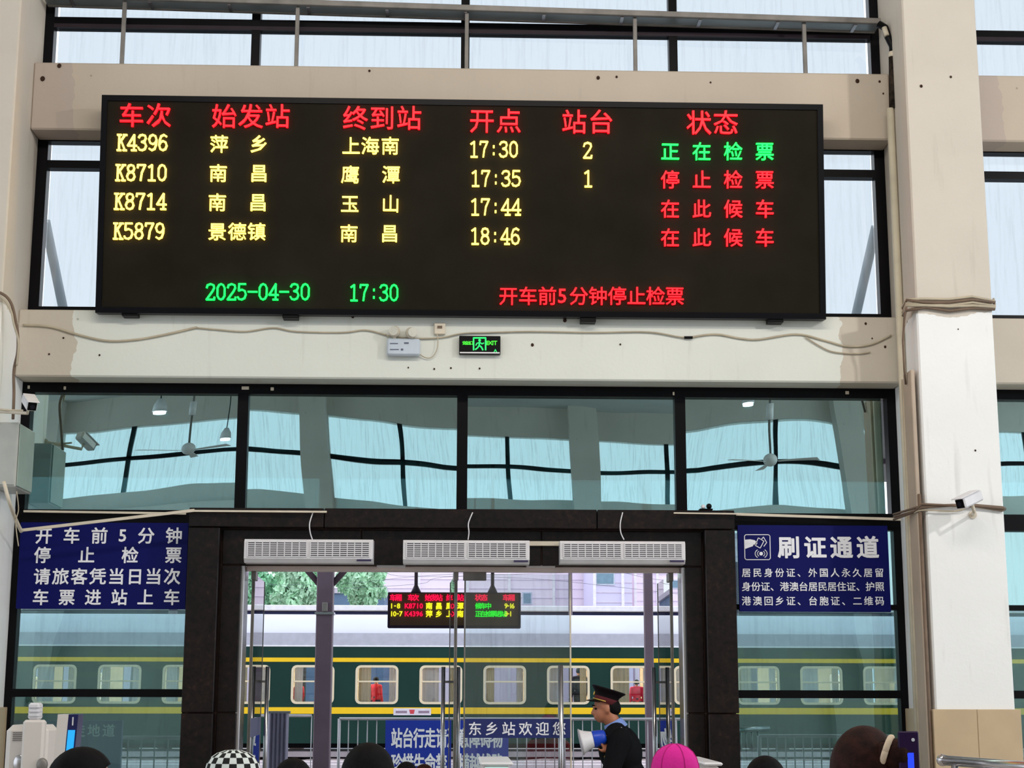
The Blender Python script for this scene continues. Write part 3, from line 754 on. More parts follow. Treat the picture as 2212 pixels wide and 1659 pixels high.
bundle([P(1950, 670, -.62), P(1958, 655, YCc), P(2000, 653, YCc), P(2050, 656, YCc), P(2100, 652, YCc), P(2147, 656, YCc), P(2147, 655, -.6)], 'bundle of beige cables strapped around the right column', 5, .016, .011)
bundle([P(1958, 660, YCc), P(1953, 690, -.70), P(1950, 740, -.65), P(1953, 800, -.65), P(1956, 828, -.62)], 'loose cables hanging down the edge of the right column', 3, .004, .006, M_cable_b)
bundle([P(1930, 1115, -.45), P(1975, 1098, -.70), P(1990, 1090, YCc), P(2060, 1089, YCc), P(2110, 1090, YCc), P(2165, 1096, YCc), P(2170, 1094, -.6)], 'brown cables wrapped around the right column below the camera', 3, .013, .009, M_cable_b)
cable([(1975, 1108, -.7), (1995, 1102, YCc), (2060, 1104, YCc), (2085, 1098, YCc)], YCc, 1.6, M_cable, 'cable', 'thin lead running along the column to the right camera')
o = MB().box(XR - CW / 2 - .062, XR - CW / 2 - .031, -.73, -.52, 0, ZB0 + .02, .006).build('flat_duct', mat('taupe_duct', (186, 168, 150), .7, 0, .12, 2)); tag(o, 'flat taupe duct covering the side of the right column beside the brown conduit', 'duct')
o = MB().tube([(XR - CW / 2 - .045, -.75, .0), (XR - CW / 2 - .045, -.75, 3.25)], .013, 8).build('conduit_pipe', M_cable_b); tag(o, 'thin brown conduit on the near edge of the right column', 'pipe')
# ledge trunking along the transom
def trunk(a, b, Y, h, label, m=M_cream):
    p, q = P(*a, Y), P(*b, Y); d = q - p
    mb = MB(); n = Vector((0, 0, h)); y = Vector((0, .02, 0))
    mb.add([p, q, q + n, p + n, p - y, q - y, q + n - y, p + n - y], [(0, 1, 2, 3), (4, 7, 6, 5), (0, 4, 5, 1), (3, 2, 6, 7), (0, 3, 7, 4), (1, 5, 6, 2)])
    return tag(mb.build('cable_trunking', m), label, 'cable trunking')
trunk((52, 1107), (402, 1112), -.085, .016, 'cream trunking along the sill of the leftmost reflective pane')
trunk((47, 1149), (420, 1106), -.37, .022, 'slanting cream trunking crossing the top of the left notice board')
trunk((420, 1106), (706, 1108), -.37, .014, 'cream trunking on top of the granite doorway, left half')
trunk((1590, 1114), (1945, 1125), -.13, .02, 'cream trunking over the right notice board')
trunk((1455, 1110), (1600, 1112), -.37, .010, 'thin cream trunking on top of the granite doorway, right end')
cable([(8, 1040, -.86), (20, 1085, -.84), (32, 1118, -.60), (46, 1148, -.40)], -.5, 4, M_cream, 'cable', 'cream cable dropping from the grey box to the slanting trunking')

# ------------------------------------------------------------------ tray in front of the clerestory
YT, YT2 = -.29, -.11
tl_, tr_ = P(640, 5, YT), P(1872, 45, YT); tk = (tr_.z - tl_.z) / (tr_.x - tl_.x)
tz = lambda x: tl_.z + (x - tl_.x) * tk
t = thing('cable_tray', 'long galvanised tray on thin posts in front of the upper windows', 'cable tray', (0, YT, ZT1))
def tilt(mb):
    for v in mb.v: v.z += tz(v.x)
    return mb
tilt(MB().box(-3.42, 3.40, YT - .016, YT + .016, -.026, .022, .004)).build('front_rail', M_dsteel, t)
tilt(MB().box(-3.42, 3.40, YT2 - .016, YT2 + .016, -.026, .022, .004)).build('back_rail', M_dsteel, t)
tilt(MB().box(-3.42, 3.40, YT + .017, YT2 - .017, -.018, -.012)).build('tray_sheet', mat('galvanised_sheet', (150, 160, 164), .35, .6, .2, 2), t)
for k in range(11):
    x = -3.2 + k * .64
    tilt(MB().box(x - .013, x + .013, YT + .017, YT2 - .017, -.034, -.019)).build('rung', M_steel, t)
for px in (265, 641, 1008, 1372, 1738):
    x = PX(px, 100, -.24)
    MB().box(x - .016, x + .016, -.255, -.225, ZT1, tz(x) - .020, .003).build('post', M_dsteel, t)
    MB().box(x - .03, x + .03, -.27, -.21, ZT1, ZT1 + .008).build('foot_plate', M_dsteel, t)
for (x, y0, s_) in ((420, 136, 1), (575, 132, 1.6), (1690, 152, 1.6)):
    p = P(x, y0, -.2); o = MB().ell((p.x, -.2, ZT1 + .006), (.03 * s_, .02, .018 * s_), 8, 5).build('plaster_lump', M_dust); tag(o, {420: 'tiny plaster crumb on the upper beam', 575: 'plaster lump on the upper beam near the second tray post', 1690: 'dark lump on the upper beam near the rightmost tray post'}[x], 'debris')
# ------------------------------------------------------------------ air curtains
M_grille = mat('grille_dark', (92, 90, 96), .6)
YA = YI - .17
def air_curtain(px0, px1, py0, py1, label):
    a, b = P(px0, py0, YA), P(px1, py1, YA)
    t = thing('air_curtain', label, 'air curtain', ((a.x + b.x) / 2, YI, b.z), group='air curtains over the doorway')
    z0, z1 = b.z, a.z; H = z1 - z0
    MB().prism([(YI - .001, z1), (YA + .02, z1), (YA, z1 - .02), (YA, z0 + .03), (YA + .03, z0), (YI - .001, z0)], 'x', a.x, b.x).build('housing', M_white, t)
    W = b.x - a.x; g0 = None
    sl = None; br = None
    for (f0, f1) in ((.028, .485), (.515, .972)):
        x0, x1 = a.x + W * f0, a.x + W * f1
        MB().box(x0, x1, YA - .002, YA + .001, z0 + .042, z1 - .018).build('grille_recess', M_grille, t)
        for k in range(9):
            x = x0 + (x1 - x0) * k / 8
            if br is None: br = MB().box(x - .0035, x + .0035, YA - .010, YA - .002, z0 + .042, z1 - .018).build('grille_bar', M_white, t); bx = x
            else: dup(br, (x - bx, 0, 0), t)
        for k in range(8):
            z = z0 + .046 + (H - .068) * k / 7
            if sl is None: sl = MB().box(x0, x1, YA - .008, YA - .002, z - .0035, z + .0035).build('slat', M_white, t); sz, sx = z, x0
            else: dup(sl, (x0 - sx, 0, z - sz), t)
    MB().box(b.x - .12, b.x - .012, YA - .003, YA, z0 + .012, z0 + .026).build('badge', mat('badge_dark', (50, 40, 78), .4), t, 'dark oblong maker badge')
    return t
air_curtain(528, 805, 1164, 1216, 'white air curtain, leftmost of the three above the doorway')
air_curtain(871, 1144, 1166, 1218, 'white air curtain in the middle above the doorway')
air_curtain(1210, 1481, 1168, 1218, 'white air curtain, rightmost of the three above the doorway')
for px0, pxm, px1, l in ((676, 669, 675, 'leftmost'), (1021, 1012, 1011, 'middle'), (1345, 1340, 1348, 'rightmost')):
    cable([(px0, 1107, -.36), (pxm, 1130, -.37), (pxm + 1, 1150, -.37), (px1, 1166, -.36)], -.4, 1.3, M_white, 'power_cord', 'white cord hanging to the %s air curtain' % l, 'cord')
o = MB().box(PX(1143, 1173, YI - .03), PX(1210, 1173, YI - .03), YI - .03, YI - .001, PZ(1170, 1179, YI - .03), PZ(1170, 1169, YI - .03), .003).build('mounting_strip', M_cream); tag(o, 'cream mounting strip between the middle and right air curtains', 'mounting strip')

# ------------------------------------------------------------------ cameras, boxes
def cctv(px, py, Y, aim, size, wallpt, label, front=(0, 0, 0)):
    c = P(px, py, Y); d = Vector(aim).normalized()
    q = d.to_track_quat('-Y', 'Z'); rot = q.to_euler()
    t = thing('security_camera', label, 'camera', c)
    L, W, H = size
    M = Matrix.Translation(c) @ q.to_matrix().to_4x4()
    def loc(mb):
        for i in range(len(mb.v)): mb.v[i] = M @ mb.v[i]
        return mb
    loc(MB().box(-W / 2, W / 2, -L / 2, L / 2, -H / 2, H / 2, .012)).build('housing', M_white, t)
    loc(MB().box(-W / 2 - .004, W / 2 + .004, -L / 2 - .03, L / 2 - .03, H / 2, H / 2 + .008, .003)).build('sun_shield', M_white, t)
    fr = loc(MB().box(-W / 2 + .008, W / 2 - .008, -L / 2 - .006, -L / 2 + .002, -H / 2 + .008, H / 2 - .008, .003)).build('front_glass', M_black, t, 'black front window')
    loc(MB().tube([(0, -L / 2 - .006, 0), (0, -L / 2 - .012, 0)], .018, 12)).build('lens', mat('lens_glass', (30, 30, 40), .1), fr)
    wp = Vector(wallpt)
    MB().tube([c + Vector((0, 0, -H / 2)) - d * .03, c + Vector((0, 0, -H / 2 - .06)) - d * .05, wp], .013, 8).build('bracket', M_cream, t)
    dd = Vector((0, 1, 0)) if abs(wp.y + .75) < .05 else Vector((1, 0, 0))
    MB().tube([wp, wp - dd * .012], .03, 12).build('wall_plate', M_cream, t)
    return t
cctv(2094, 1079, -1.02, (-.80, -.55, -.36), (.23, .085, .08), (P(2066, 1112, -.752).x + .12, -.752, P(2066, 1112, -.75).z), 'small white security camera with black face on the right column')
cctv(64, 869, -.90, (.42, -.78, -.46), (.19, .08, .075), (-WX - .002, -.72, P(30, 885, -.8).z), 'small white security camera above the grey box at the left column')
a = P(35, 912, -.72); b = P(32, 1052, -.72)
t = thing('junction_box', 'grey steel junction box on the left column under the camera', 'junction box', (-WX, -.5, b.z))
xs1 = P(37, 980, -.72).x
MB().box(-WX + .001, xs1, -.72, -.28, b.z, a.z, .008).build('box', mat('grey_enamel', (176, 178, 174), .4), t)
MB().box(xs1 + .001, xs1 + .009, -.705, -.295, b.z + .01, a.z - .01, .003).build('side_cover', mat('green_grey_enamel', (150, 164, 154), .4), t, 'greenish side cover')
MB().box(-WX + .012, xs1 - .008, -.729, -.721, b.z + .015, a.z - .015, .003).build('lid', mat('grey_enamel', (176, 178, 174), .4), t)
cable([(0, 884, -.79), (20, 886, -.79), (50, 887, -.76)], -.79, 2.4, M_cream, 'cable', 'short cream cable across the left column below the camera')
cable([(0, 632, -.78), (15, 642, -.78), (26, 660, -.77), (33, 690, -.75), (38, 720, -.74), (38, 760, -.72), (30, 800, -.70), (30, 850, -.72), (28, 905, -.76)], -.75, 3.2, M_cable_b, 'cable', 'brown cable falling along the edge of the left column')
cable([(0, 640, -.79), (12, 652, -.785), (24, 672, -.775), (30, 700, -.76), (40, 740, -.74), (36, 790, -.72)], -.75, 2.4, M_cable, 'cable', 'beige cable twisted beside the brown one on the left column')
cable([(36, 1062, -.70), (40, 1100, -.62), (34, 1130, -.62), (40, 1180, -.62)], -.62, 1.2, M_cable, 'cable', 'thin lead below the grey junction box')
p = P(10, 1500, -.80)
o = MB().box(-WX + .002, -WX + .10, -.70, -.60, P(20, 1518, -.7).z, P(20, 1497, -.7).z, .005).build('socket_box', M_cream); tag(o, 'small cream box on the left column at turnstile height', 'box')
MB().box(-WX + .07, -WX + .10, -.69, -.62, P(20, 1553, -.7).z, P(20, 1517, -.7).z, .004).build('conduit_stub', M_cream, o)
# small black device on the portal
c = P(1526, 1104, -.33)
t = thing('spotlight', 'tiny black and white device on the granite ledge below the right pane', 'device', (c.x, -.3, zt))
MB().box(c.x - .05, c.x + .05, -.33, -.25, zt, zt + .012, .002).build('base', M_black, t)
MB().ell((c.x + .025, -.30, zt + .032), (.022, .025, .022), 10, 6).build('head', M_black, t); MB().ell((c.x - .02, -.30, zt + .028), (.018, .02, .018), 10, 6).build('lamp', M_white, t)
# debris strips along the black frame over the reflective panes
for px, py, wpx in ((530, 838, 16), (588, 840, 7), (140, 838, 5), (62, 836, 5), (1455, 850, 4), (1830, 848, 8)):
    a_ = P(px, py, -.064); o = MB().box(a_.x - wpx / 560, a_.x + wpx / 560, -.068, -.0605, a_.z - .014, a_.z + .012, .002).build('paint_flake', M_cream)
    tag(o, {530: 'biggest pale paint flake, on the window head at the first mullion', 588: 'pale paint flake on the window head right of the first mullion', 140: 'pale paint flake on the window head over the leftmost pane', 62: 'pale paint flake on the window head above the left camera', 1455: 'pale paint flake on the window head at the third mullion', 1830: 'pale paint flake on the window head over the rightmost pane'}[px], 'paint flake', 'paint flakes on the black window head')

# ------------------------------------------------------------------ hall lamps and fans (seen in the panes)
def fan(px, py, Yb, label):
    c = PR(px, py, Yb)
    t = thing('ceiling_fan', label, 'ceiling fan', (c.x, Yb, c.z), group='ceiling fans of the hall')
    MB().tube([(c.x, Yb, c.z + .1), (c.x, Yb, 8.8)], .018, 8).build('rod', M_dsteel, t)
    MB().tube([(c.x, Yb, c.z + .55), (c.x, Yb, c.z + .75)], .055, 12).build('coupling', M_white, t)
    MB().tube([(c.x, Yb, 8.72), (c.x, Yb, 8.8)], .07, 12).build('canopy', M_white, t)
    MB().ell((c.x, Yb, c.z + .05), (.11, .11, .09), 18, 10).build('motor', M_white, t)
    for k in range(3):
        an = .5 + k * 2.094; d = Vector((math.cos(an), math.sin(an), 0)); s_ = Vector((-math.sin(an), math.cos(an), .12)) * .06
        o = Vector((c.x, Yb, c.z + .02)); z = Vector((0, 0, .006))
        q = [o + d * .12 - s_ * .5, o + d * .74 - s_, o + d * .74 + s_, o + d * .12 + s_ * .5]
        MB().add(q + [v + z for v in q], [(0, 3, 2, 1), (4, 5, 6, 7), (0, 1, 5, 4), (1, 2, 6, 5), (2, 3, 7, 6), (3, 0, 4, 7)]).build('blade', M_white, t)
    return t
fan(402, 985, -11.0, 'white ceiling fan on a long rod, mirrored in the leftmost pane')
fan(1664, 1002, -11.0, 'white ceiling fan on a long rod, mirrored in the rightmost pane')
E_lamp = emit('lamp_glow', (245, 250, 255), 6.0)
def high_lamp(px, py, Yb, label):
    c = PR(px, py, Yb)
    t = thing('pendant_lamp', label, 'lamp', (c.x, Yb, c.z), group='pendant lamps of the hall')
    MB().tube([(c.x, Yb, c.z + .1), (c.x, Yb, 8.8)], .01, 6).build('cord', M_black, t)
    MB().tube([(c.x, Yb, c.z - .02), (c.x, Yb, c.z + .10), (c.x, Yb, c.z + .2)], .2, 18, True, [.12, .10, .04]).build('shade', M_white, t)
    MB().tube([(c.x, Yb, c.z - .06), (c.x, Yb, c.z - .021)], .10, 18).build('bulb', E_lamp, t)
high_lamp(335, 890, -16, 'pendant lamp mirrored in the leftmost pane')
high_lamp(1612, 892, -16, 'pendant lamp mirrored in the rightmost pane')
high_lamp(480, 962, -20, 'farther pendant lamp mirrored in the leftmost pane')
# ------------------------------------------------------------------ outside: platform, fence, banner, display
M_plat = mat('platform_paving', (158, 150, 146), .8, 0, .12, 2)
struct('platform_pavement', MB().box(-40, 40, .36, 16.5, -.3, -.02), M_plat)
struct('platform_edge_kerb', MB().box(-40, 40, 16.5, 17.1, -.3, .02), mat('kerb_white', (226, 220, 224), .7))
M_ball = mat('ballast_stone', (186, 168, 170), .95, 0, .45, 9, .9)
def ballast():
    mb = MB(); nx, ny = 150, 26; x0, x1, y0, y1 = -26, 26, 17.12, 30.4; rr = random.Random(3)
    vs_ = [(x0 + (x1 - x0) * i / nx, y0 + (y1 - y0) * j / ny, .02 + .22 * min(1, j / 3) + rr.uniform(-.04, .03)) for j in range(ny + 1) for i in range(nx + 1)]
    fs = [(j * (nx + 1) + i, j * (nx + 1) + i + 1, (j + 1) * (nx + 1) + i + 1, (j + 1) * (nx + 1) + i) for j in range(ny) for i in range(nx)]
    o = mb.add(vs_, fs).build('track_ballast', M_ball); o['kind'] = 'stuff'; tag(o, 'pinkish grey ballast under the tracks beyond the fence', 'ballast')
ballast()
struct('ground', MB().box(-60, 60, 17.1, 90, -.6, -.3), M_plat)
M_rail = mat('rail_steel', (226, 216, 222), .35, .5)
def rail(y, lab):
    o = MB().box(-26, 26, y - .035, y + .035, .275, .42, .01).build('rail', M_rail); tag(o, lab, 'rail')
for y, lab in ((20.2, 'railway rail nearest the platform fence'), (21.64, 'second railway rail from the platform fence'), (27.55, 'rail under the near wheels of the green train'), (28.99, 'rail under the far wheels of the green train')): rail(y, lab)
# coach
YTn = 27.0; TW = 3.0
M_green = mat('coach_green', (30, 58, 52), .35, 0, .12, .8); M_yel = mat('coach_yellow', (240, 196, 12), .4, 0, .03)
M_roof = mat('coach_roof_grey', (208, 208, 222), .5, .1, .05, .5); M_dark = mat('coach_underside', (16, 16, 18), .8)
M_crm = mat('coach_window_cream', (220, 206, 176), .4, 0, .04); M_in = mat('coach_interior_cream', (216, 200, 172), .7)
zw0, zw1 = PZ(814, 1521, YTn), PZ(814, 1437, YTn)
zs1a, zs1b = PZ(814, 1430, YTn), PZ(814, 1421, YTn); zs0a, zs0b = PZ(814, 1542, YTn), PZ(814, 1528, YTn)
zg = PZ(814, 1396, YTn); zsk = PZ(814, 1606, YTn)
T = thing('train_coach', 'dark green railway coach with two yellow stripes and cream window frames', 'train', (0, YTn + TW / 2, .42))
xa, xb = -15.2, 15.6
def side(yy0, yy1, wx):
    mb = MB(); mb.box(xa, xb, yy0, yy1, zsk, zw0); mb.box(xa, xb, yy0, yy1, zw1, zg)
    e = [xa] + [v for x in wx for v in x] + [xb]
    for a, b in zip(e[0::2], e[1::2]): mb.box(a, b, yy0, yy1, zw0, zw1)
    return mb
c0 = PX(814, 1480, YTn); pit = (PX(1365, 1480, YTn) - c0) / 4; hw = .52
wx = [(c0 + k * pit - hw, c0 + k * pit + hw) for k in range(-7, 9) if xa + .8 < c0 + k * pit < xb - .8]
side(YTn, YTn + .06, wx).build('near_side_wall', M_green, T)
side(YTn + TW - .06, YTn + TW, wx).build('far_side_wall', M_green, T)
side(YTn + TW - .09, YTn + TW - .061, wx).build('wall_lining', M_in, T)
MB().box(xa, xb, YTn + .06, YTn + TW - .06, .95, 1.0).build('coach_floor', M_in, T)
MB().box(xa, xa + .06, YTn + .06, YTn + TW - .06, .95, zg).box(xb - .06, xb, YTn + .06, YTn + TW - .06, .95, zg).build('end_wall', M_green, T)
MB().box(xa, xb, YTn - .008, YTn + .001, zs1a, zs1b).build('stripe', M_yel, T, 'thin upper yellow stripe'); MB().box(xa, xb, YTn - .008, YTn + .001, zs0a, zs0b).build('stripe', M_yel, T, 'broad lower yellow stripe')
MB().box(xa, xb, YTn - .02, YTn + .001, zg - .012, zg + .02).build('gutter', mat('gutter_white', (236, 236, 240), .4), T)
zr = PZ(814, 1326, YTn + 1.1)
prof = [(YTn, zg), (YTn + .01, zg + (zr - zg) * .2), (YTn + .03, zg + (zr - zg) * .38), (YTn + .14, zg + (zr - zg) * .52), (YTn + .45, zg + (zr - zg) * .78), (YTn + .9, zg + (zr - zg) * .94), (YTn + 1.5, zr)]
prof += [(2 * YTn + TW - a, b) for a, b in reversed(prof[:-1])]
k = len(prof); mb = MB(); mb.add([(xa, a, b) for a, b in prof] + [(xb, a, b) for a, b in prof], [(i, i + 1, i + 1 + k, i + k) for i in range(k - 1)], True)
mb.add([(xa, a, b) for a, b in prof] + [(xb, a, b) for a, b in prof], [tuple(range(k)), tuple(range(2 * k - 1, k - 1, -1))])
mb.build('roof', M_roof, T)
MB().add([(x, y, z) for x in (xa, xb) for y, z in ((YTn - .003, zg + .02), (YTn + .006, zg + (zr - zg) * .2), (YTn + .024, zg + (zr - zg) * .38))], [(0, 3, 4, 1), (1, 4, 5, 2)], True).build('roof_side_shade', mat('coach_roof_side_shade', (176, 176, 190), .5), T, 'roof edge with its shade painted darker grey')  # shading of the curved roof's lower edge, put into a darker grey
MB().box(xa + 1, xb - 1, YTn + .3, YTn + TW - .3, .5, .95).build('underframe', M_dark, T)
for x in (-12, -9.6, 9.8, 12.2):
    MB().tube([(x, YTn + .5, .88), (x, YTn + .62, .88)], .46, 20).tube([(x, YTn + 1.94, .88), (x, YTn + 2.06, .88)], .46, 20).build('wheel', M_dark, T)
M_cur = mat('coach_curtain', (236, 230, 232), .9); G_coach = glass('coach_glass', (236, 240, 242), .05, (255, 255, 255))
E_tube = emit('coach_tube_light', (255, 236, 206), 32.0)
for i, (a, b) in enumerate(wx):
    n = 24; out = []; inn = []
    def rr_(x0, x1, z0, z1, r):
        pts = []
        for cx, cz, s_ in ((x1 - r, z1 - r, 0), (x0 + r, z1 - r, 1), (x0 + r, z0 + r, 2), (x1 - r, z0 + r, 3)):
            for q in range(5): an = math.pi / 2 * (s_ + q / 4); pts.append((cx + r * math.cos(an), cz + r * math.sin(an)))
        return pts
    O_ = rr_(a, b, zw0, zw1, .13); I_ = rr_(a + .055, b - .055, zw0 + .055, zw1 - .055, .09); n = len(O_)
    vs_ = [(x, YTn - .012, z) for x, z in O_] + [(x, YTn - .012, z) for x, z in I_] + [(x, YTn + .05, z) for x, z in O_] + [(x, YTn + .05, z) for x, z in I_]
    fs = []
    for q in range(n):
        q2 = (q + 1) % n; fs += [(q, q2, n + q2, n + q), (2 * n + q, 3 * n + q, 3 * n + q2, 2 * n + q2), (q, 2 * n + q, 2 * n + q2, q2), (n + q, n + q2, 3 * n + q2, 3 * n + q)]
    f = MB().add(vs_, fs).build('window', M_crm, T)
    # green corner fillets so the opening reads rounded
    for (cx, cz), s_ in (((b, zw1), 0), ((a, zw1), 1), ((a, zw0), 2), ((b, zw0), 3)):
        arc = O_[s_ * 5:s_ * 5 + 5]; q_ = [(cx, YTn - .001, cz)] + [(x, YTn - .001, z) for x, z in arc] + [(cx, YTn + .04, cz)] + [(x, YTn + .04, z) for x, z in arc]
        MB().add(q_, [(0, i_, i_ + 1) for i_ in range(1, 5)] + [(6, i_ + 7, i_ + 6) for i_ in range(1, 5)] + [(i_, i_ + 6, i_ + 7, i_ + 1) for i_ in range(1, 5)]).build('corner_plate', M_green, T)
    MB().box(a + .05, b - .05, YTn + .02, YTn + .03, zw0 + .05, zw1 - .05).build('pane', G_coach, f)
    zm_ = zw0 + (zw1 - zw0) * .58
    MB().box(a + .05, b - .05, YTn + .0, YTn + .045, zm_ - .018, zm_ + .018, .004).build('sash_bar', M_crm, f)
    cw = .20 + .10 * ((i * 7) % 3)
    for s_, x0_, x1_ in ((0, a + .07, a + .07 + cw), (1, b - .07 - .16, b - .07)):
        mb = MB(); N = 8
        pts = [(x0_ + (x1_ - x0_) * q / N, YTn + .14 + .02 * (q % 2)) for q in range(N + 1)]
        mb.add([(x, y, z) for z in (zw0 - .1, zw1 + .02) for x, y in pts] , [(q, q + 1, N + 2 + q, N + 1 + q) for q in range(N)])
        mb.build('curtain', M_crm if (i + s_) % 2 else M_cur, f)
    MB().box(a - .1, b + .1, YTn + 1.0, YTn + 1.3, zg - .06, zg - .02).build('ceiling_tube', E_tube, T)
    st_ = MB().box(b + .18, b + .24, YTn + .2, YTn + 2.2, 1.0, zw0 + .55 + .1 * (i % 3), .03).build('seat_back', M_in if i % 2 else M_cur, T)
a, b = P(850, 1530, YTn - .02), P(931, 1545, YTn - .02)
dp = MB().box(a.x, b.x, YTn - .02, YTn - .009, b.z, a.z + .0).build('destination_plate', mat('plate_white', (216, 210, 222), .4), T, 'white destination plate with a red emblem')
wd = wall_writer(YTn - .021); mb = MB(); wd.line(mb, [(856, 1538), (878, 1538)], 5, 0, .003); mb.build('plate_print', mat('plate_grey', (140, 120, 140), .6), dp); mb = MB(); wd.line(mb, [(905, 1538), (926, 1538)], 5, 0, .003); mb.build('plate_print', mat('plate_grey', (140, 120, 140), .6), dp)
mb = MB(); wd.poly(mb, [(884, 1533), (896, 1533), (894, 1542), (886, 1542)][::-1], 0, .004); mb.build('emblem', mat('plate_red', (196, 60, 70), .6), dp)
# platform columns
M_post = mat('platform_steel_violet_grey', (104, 88, 100), .5, .2, .15, 2)
def post(px, wpx, Y, label, brace):
    x = PX(px, 1500, Y); h = PX(px + wpx / 2, 1500, Y) - x
    t = thing('platform_column', label, 'column', (x, Y, -.02))
    MB().box(x - h, x + h, Y - h, Y + h, -.02, 6.0, .012).build('shaft', M_post, t)
    MB().box(x - h * 1.5, x + h * 1.5, Y - h * 1.5, Y + h * 1.5, -.02, .02).build('base_plate', M_post, t)
    if brace:
        zz = PZ(698, 1262, Y)
        for s_ in (-1, 1): MB().tube([(x + s_ * h * .8, Y, zz), (x + s_ * (h + .95), Y, zz + 1.1)], .05, 6).build('brace', M_post, t)
        MB().box(x - .03, x + .05, Y - h - .07, Y - h, PZ(700, 1322, Y), PZ(700, 1303, Y), .006).build('box_lamp', M_dsteel, t)
        MB().box(x - h - .02, x + h + .02, Y - h - .02, Y + h + .02, PZ(700, 1328, Y), PZ(700, 1323, Y)).build('strap', M_steel, t)
    return t
post(698, 36, 12.0, 'broad violet-grey steel platform column behind the left open door', True)
post(1403, 19, 15.5, 'slim violet-grey steel platform column behind the right open door', False)
o = MB().tube([(PX(1232, 1260, 30.6), 30.6, -.3), (PX(1232, 1260, 30.6), 30.6, PZ(1232, 1235, 30.6) + 1.5)], .055, 8).build('signal_pole', M_post); tag(o, 'thin dark pole standing behind the green coach', 'pole')
# hanging platform display
YD = 7.0
a, b = P(838, 1279, YD), P(1125, 1357, YD)
t = thing('platform_display', 'small hanging electronic display outside the doors', 'display board', ((a.x + b.x) / 2, YD, b.z))
MB().box(a.x, b.x, YD, YD + .16, b.z, a.z, .008).build('housing', mat('display_violet_grey', (70, 56, 74), .5), t)
MB().box(a.x + .03, b.x - .03, YD - .004, YD, b.z + .03, a.z - .012).build('screen', mat('display_brown', (112, 84, 62), .8), t)
for px in (899, 1064):
    x = PX(px, 1250, YD + .08)
    MB().tube([(x, YD + .08, a.z - .002), (x, YD + .08, a.z + .09), (x, YD + .08, 4.6)], .022, 8, True, [.065, .022, .022]).build('hanger', M_post, t)
MB().box(-8, 8, YD + .03, YD + .13, 4.6, 4.659).build('hanger_beam', M_post, t)
Wd = wall_writer(YD - .005)
def dt(s_, x0, x1, y, sz, m, l, bold=.03):
    mb = MB(); Wd.text(mb, s_, x0, x1, y, sz, bold, 0, .012); mb.build('lettering', m, t, l)
E_r2 = emit('display_red', (255, 10, 70), 1.3); E_y2 = emit('display_yellow', (250, 250, 40), 1.3); E_g2 = emit('display_green', (20, 255, 40), 1.2)
for s_, x0, x1 in (('车厢', 849, 861), ('车次', 888, 898), ('始发站', 925, 949), ('终到站', 971, 995), ('状态', 1033, 1046), ('车厢', 1093, 1105)): dt(s_, x0, x1, 1291, 15, E_r2, 'red heading')
for y, l, no, og, ds, st, en in ((1309, '1-8', 'K8710', ('南', '昌'), ('鹰', '潭'), '候车中', '9-16'), (1326, '10-7', 'K4396', ('萍', '乡'), ('上海', '南'), '正在检票进站', '8-1')):
    dt(l, 846, 846 + 5 * len(l), y, 15, E_y2, 'yellow carriage range', .02); dt(no, 879, 910, y, 15, E_r2, 'red train number', .03)
    dt(og[0] + og[1], 927, 948, y, 15, E_y2, 'yellow origin'); dt(ds[0] + ds[1], 971, 994, y, 15, E_y2, 'yellow destination')
    dt(st, 1033, 1033 + 11 * (len(st) - 1), y, 14, E_g2, 'green status'); dt(en, 1093, 1093 + 5 * len(en) - 5, y, 15, E_y2, 'yellow carriage range', .02)
a, b = P(1005, 1239, 5), P(1046, 1250, 5)
o = MB().box(a.x, b.x, 5, 5.08, b.z, a.z, .004).build('hanging_plate', mat('plate_violet', (92, 82, 106), .5)); tag(o, 'small violet-grey plate hanging outside over the welcome strip door', 'plate')
MB().tube([((a.x + b.x) / 2, 5.04, a.z), ((a.x + b.x) / 2, 5.04, 4.66)], .008, 6).build('rod', M_post, o)
struct('canopy_ceiling', MB().box(-16, 16, .12, 9.2, 4.66, 4.76), mat('canopy_grey', (150, 156, 160), .7))
for s_ in (-1, 1):                                      # tie rods of the canopy, seen beside the board
    p = P(98, 478, .14) if s_ < 0 else P(1892, 490, .14); q = P(135, 660, .6) if s_ < 0 else P(1847, 690, .6)
    o = MB().tube([p, q + (q - p) * ((4.78 - q.z) / (q.z - p.z))], .042, 8).build('tie_rod', mat('tie_rod_grey', (232, 240, 246), .5)); tag(o, 'slanting grey canopy tie rod behind the %s end of the board' % ('left' if s_ < 0 else 'right'), 'tie rod')
# railings
M_fence = mat('galvanised_fence', (164, 162, 166), .4, .4)
def fence(xa_, xb_, Y, ztop, step, label):
    t = thing('platform_railing', label, 'railing', ((xa_ + xb_) / 2, Y, -.02))
    MB().tube([(xa_, Y, ztop), (xb_, Y, ztop)], .022, 8).build('top_rail', M_fence, t); MB().tube([(xa_, Y, .12), (xb_, Y, .12)], .018, 8).build('bottom_rail', M_fence, t)
    n = max(2, int((xb_ - xa_) / step)); bar = None
    for k in range(n + 1):
        x = xa_ + (xb_ - xa_) * k / n
        if k % 12 == 0: MB().tube([(x, Y, -.02), (x, Y, ztop)], .024, 8).build('post', M_fence, t); continue
        if bar is None: bar = MB().tube([(x, Y, .12), (x, Y, ztop)], .009, 6).build('bar', M_fence, t); bx = x
        else: dup(bar, (x - bx, 0, 0), t)
    return t
YFn = 13.0; zf = PZ(1100, 1553, YFn)
fence(PX(732, 1600, YFn), PX(1480, 1600, YFn), YFn, zf, (PX(1020, 1600, YFn) - PX(1000, 1600, YFn)), 'grey steel railing behind the blue platform banner')
fence(PX(538, 1600, 14.5), PX(672, 1600, 14.5), 14.5, PZ(600, 1546, 14.5), .5, 'short railing left of the broad platform column')
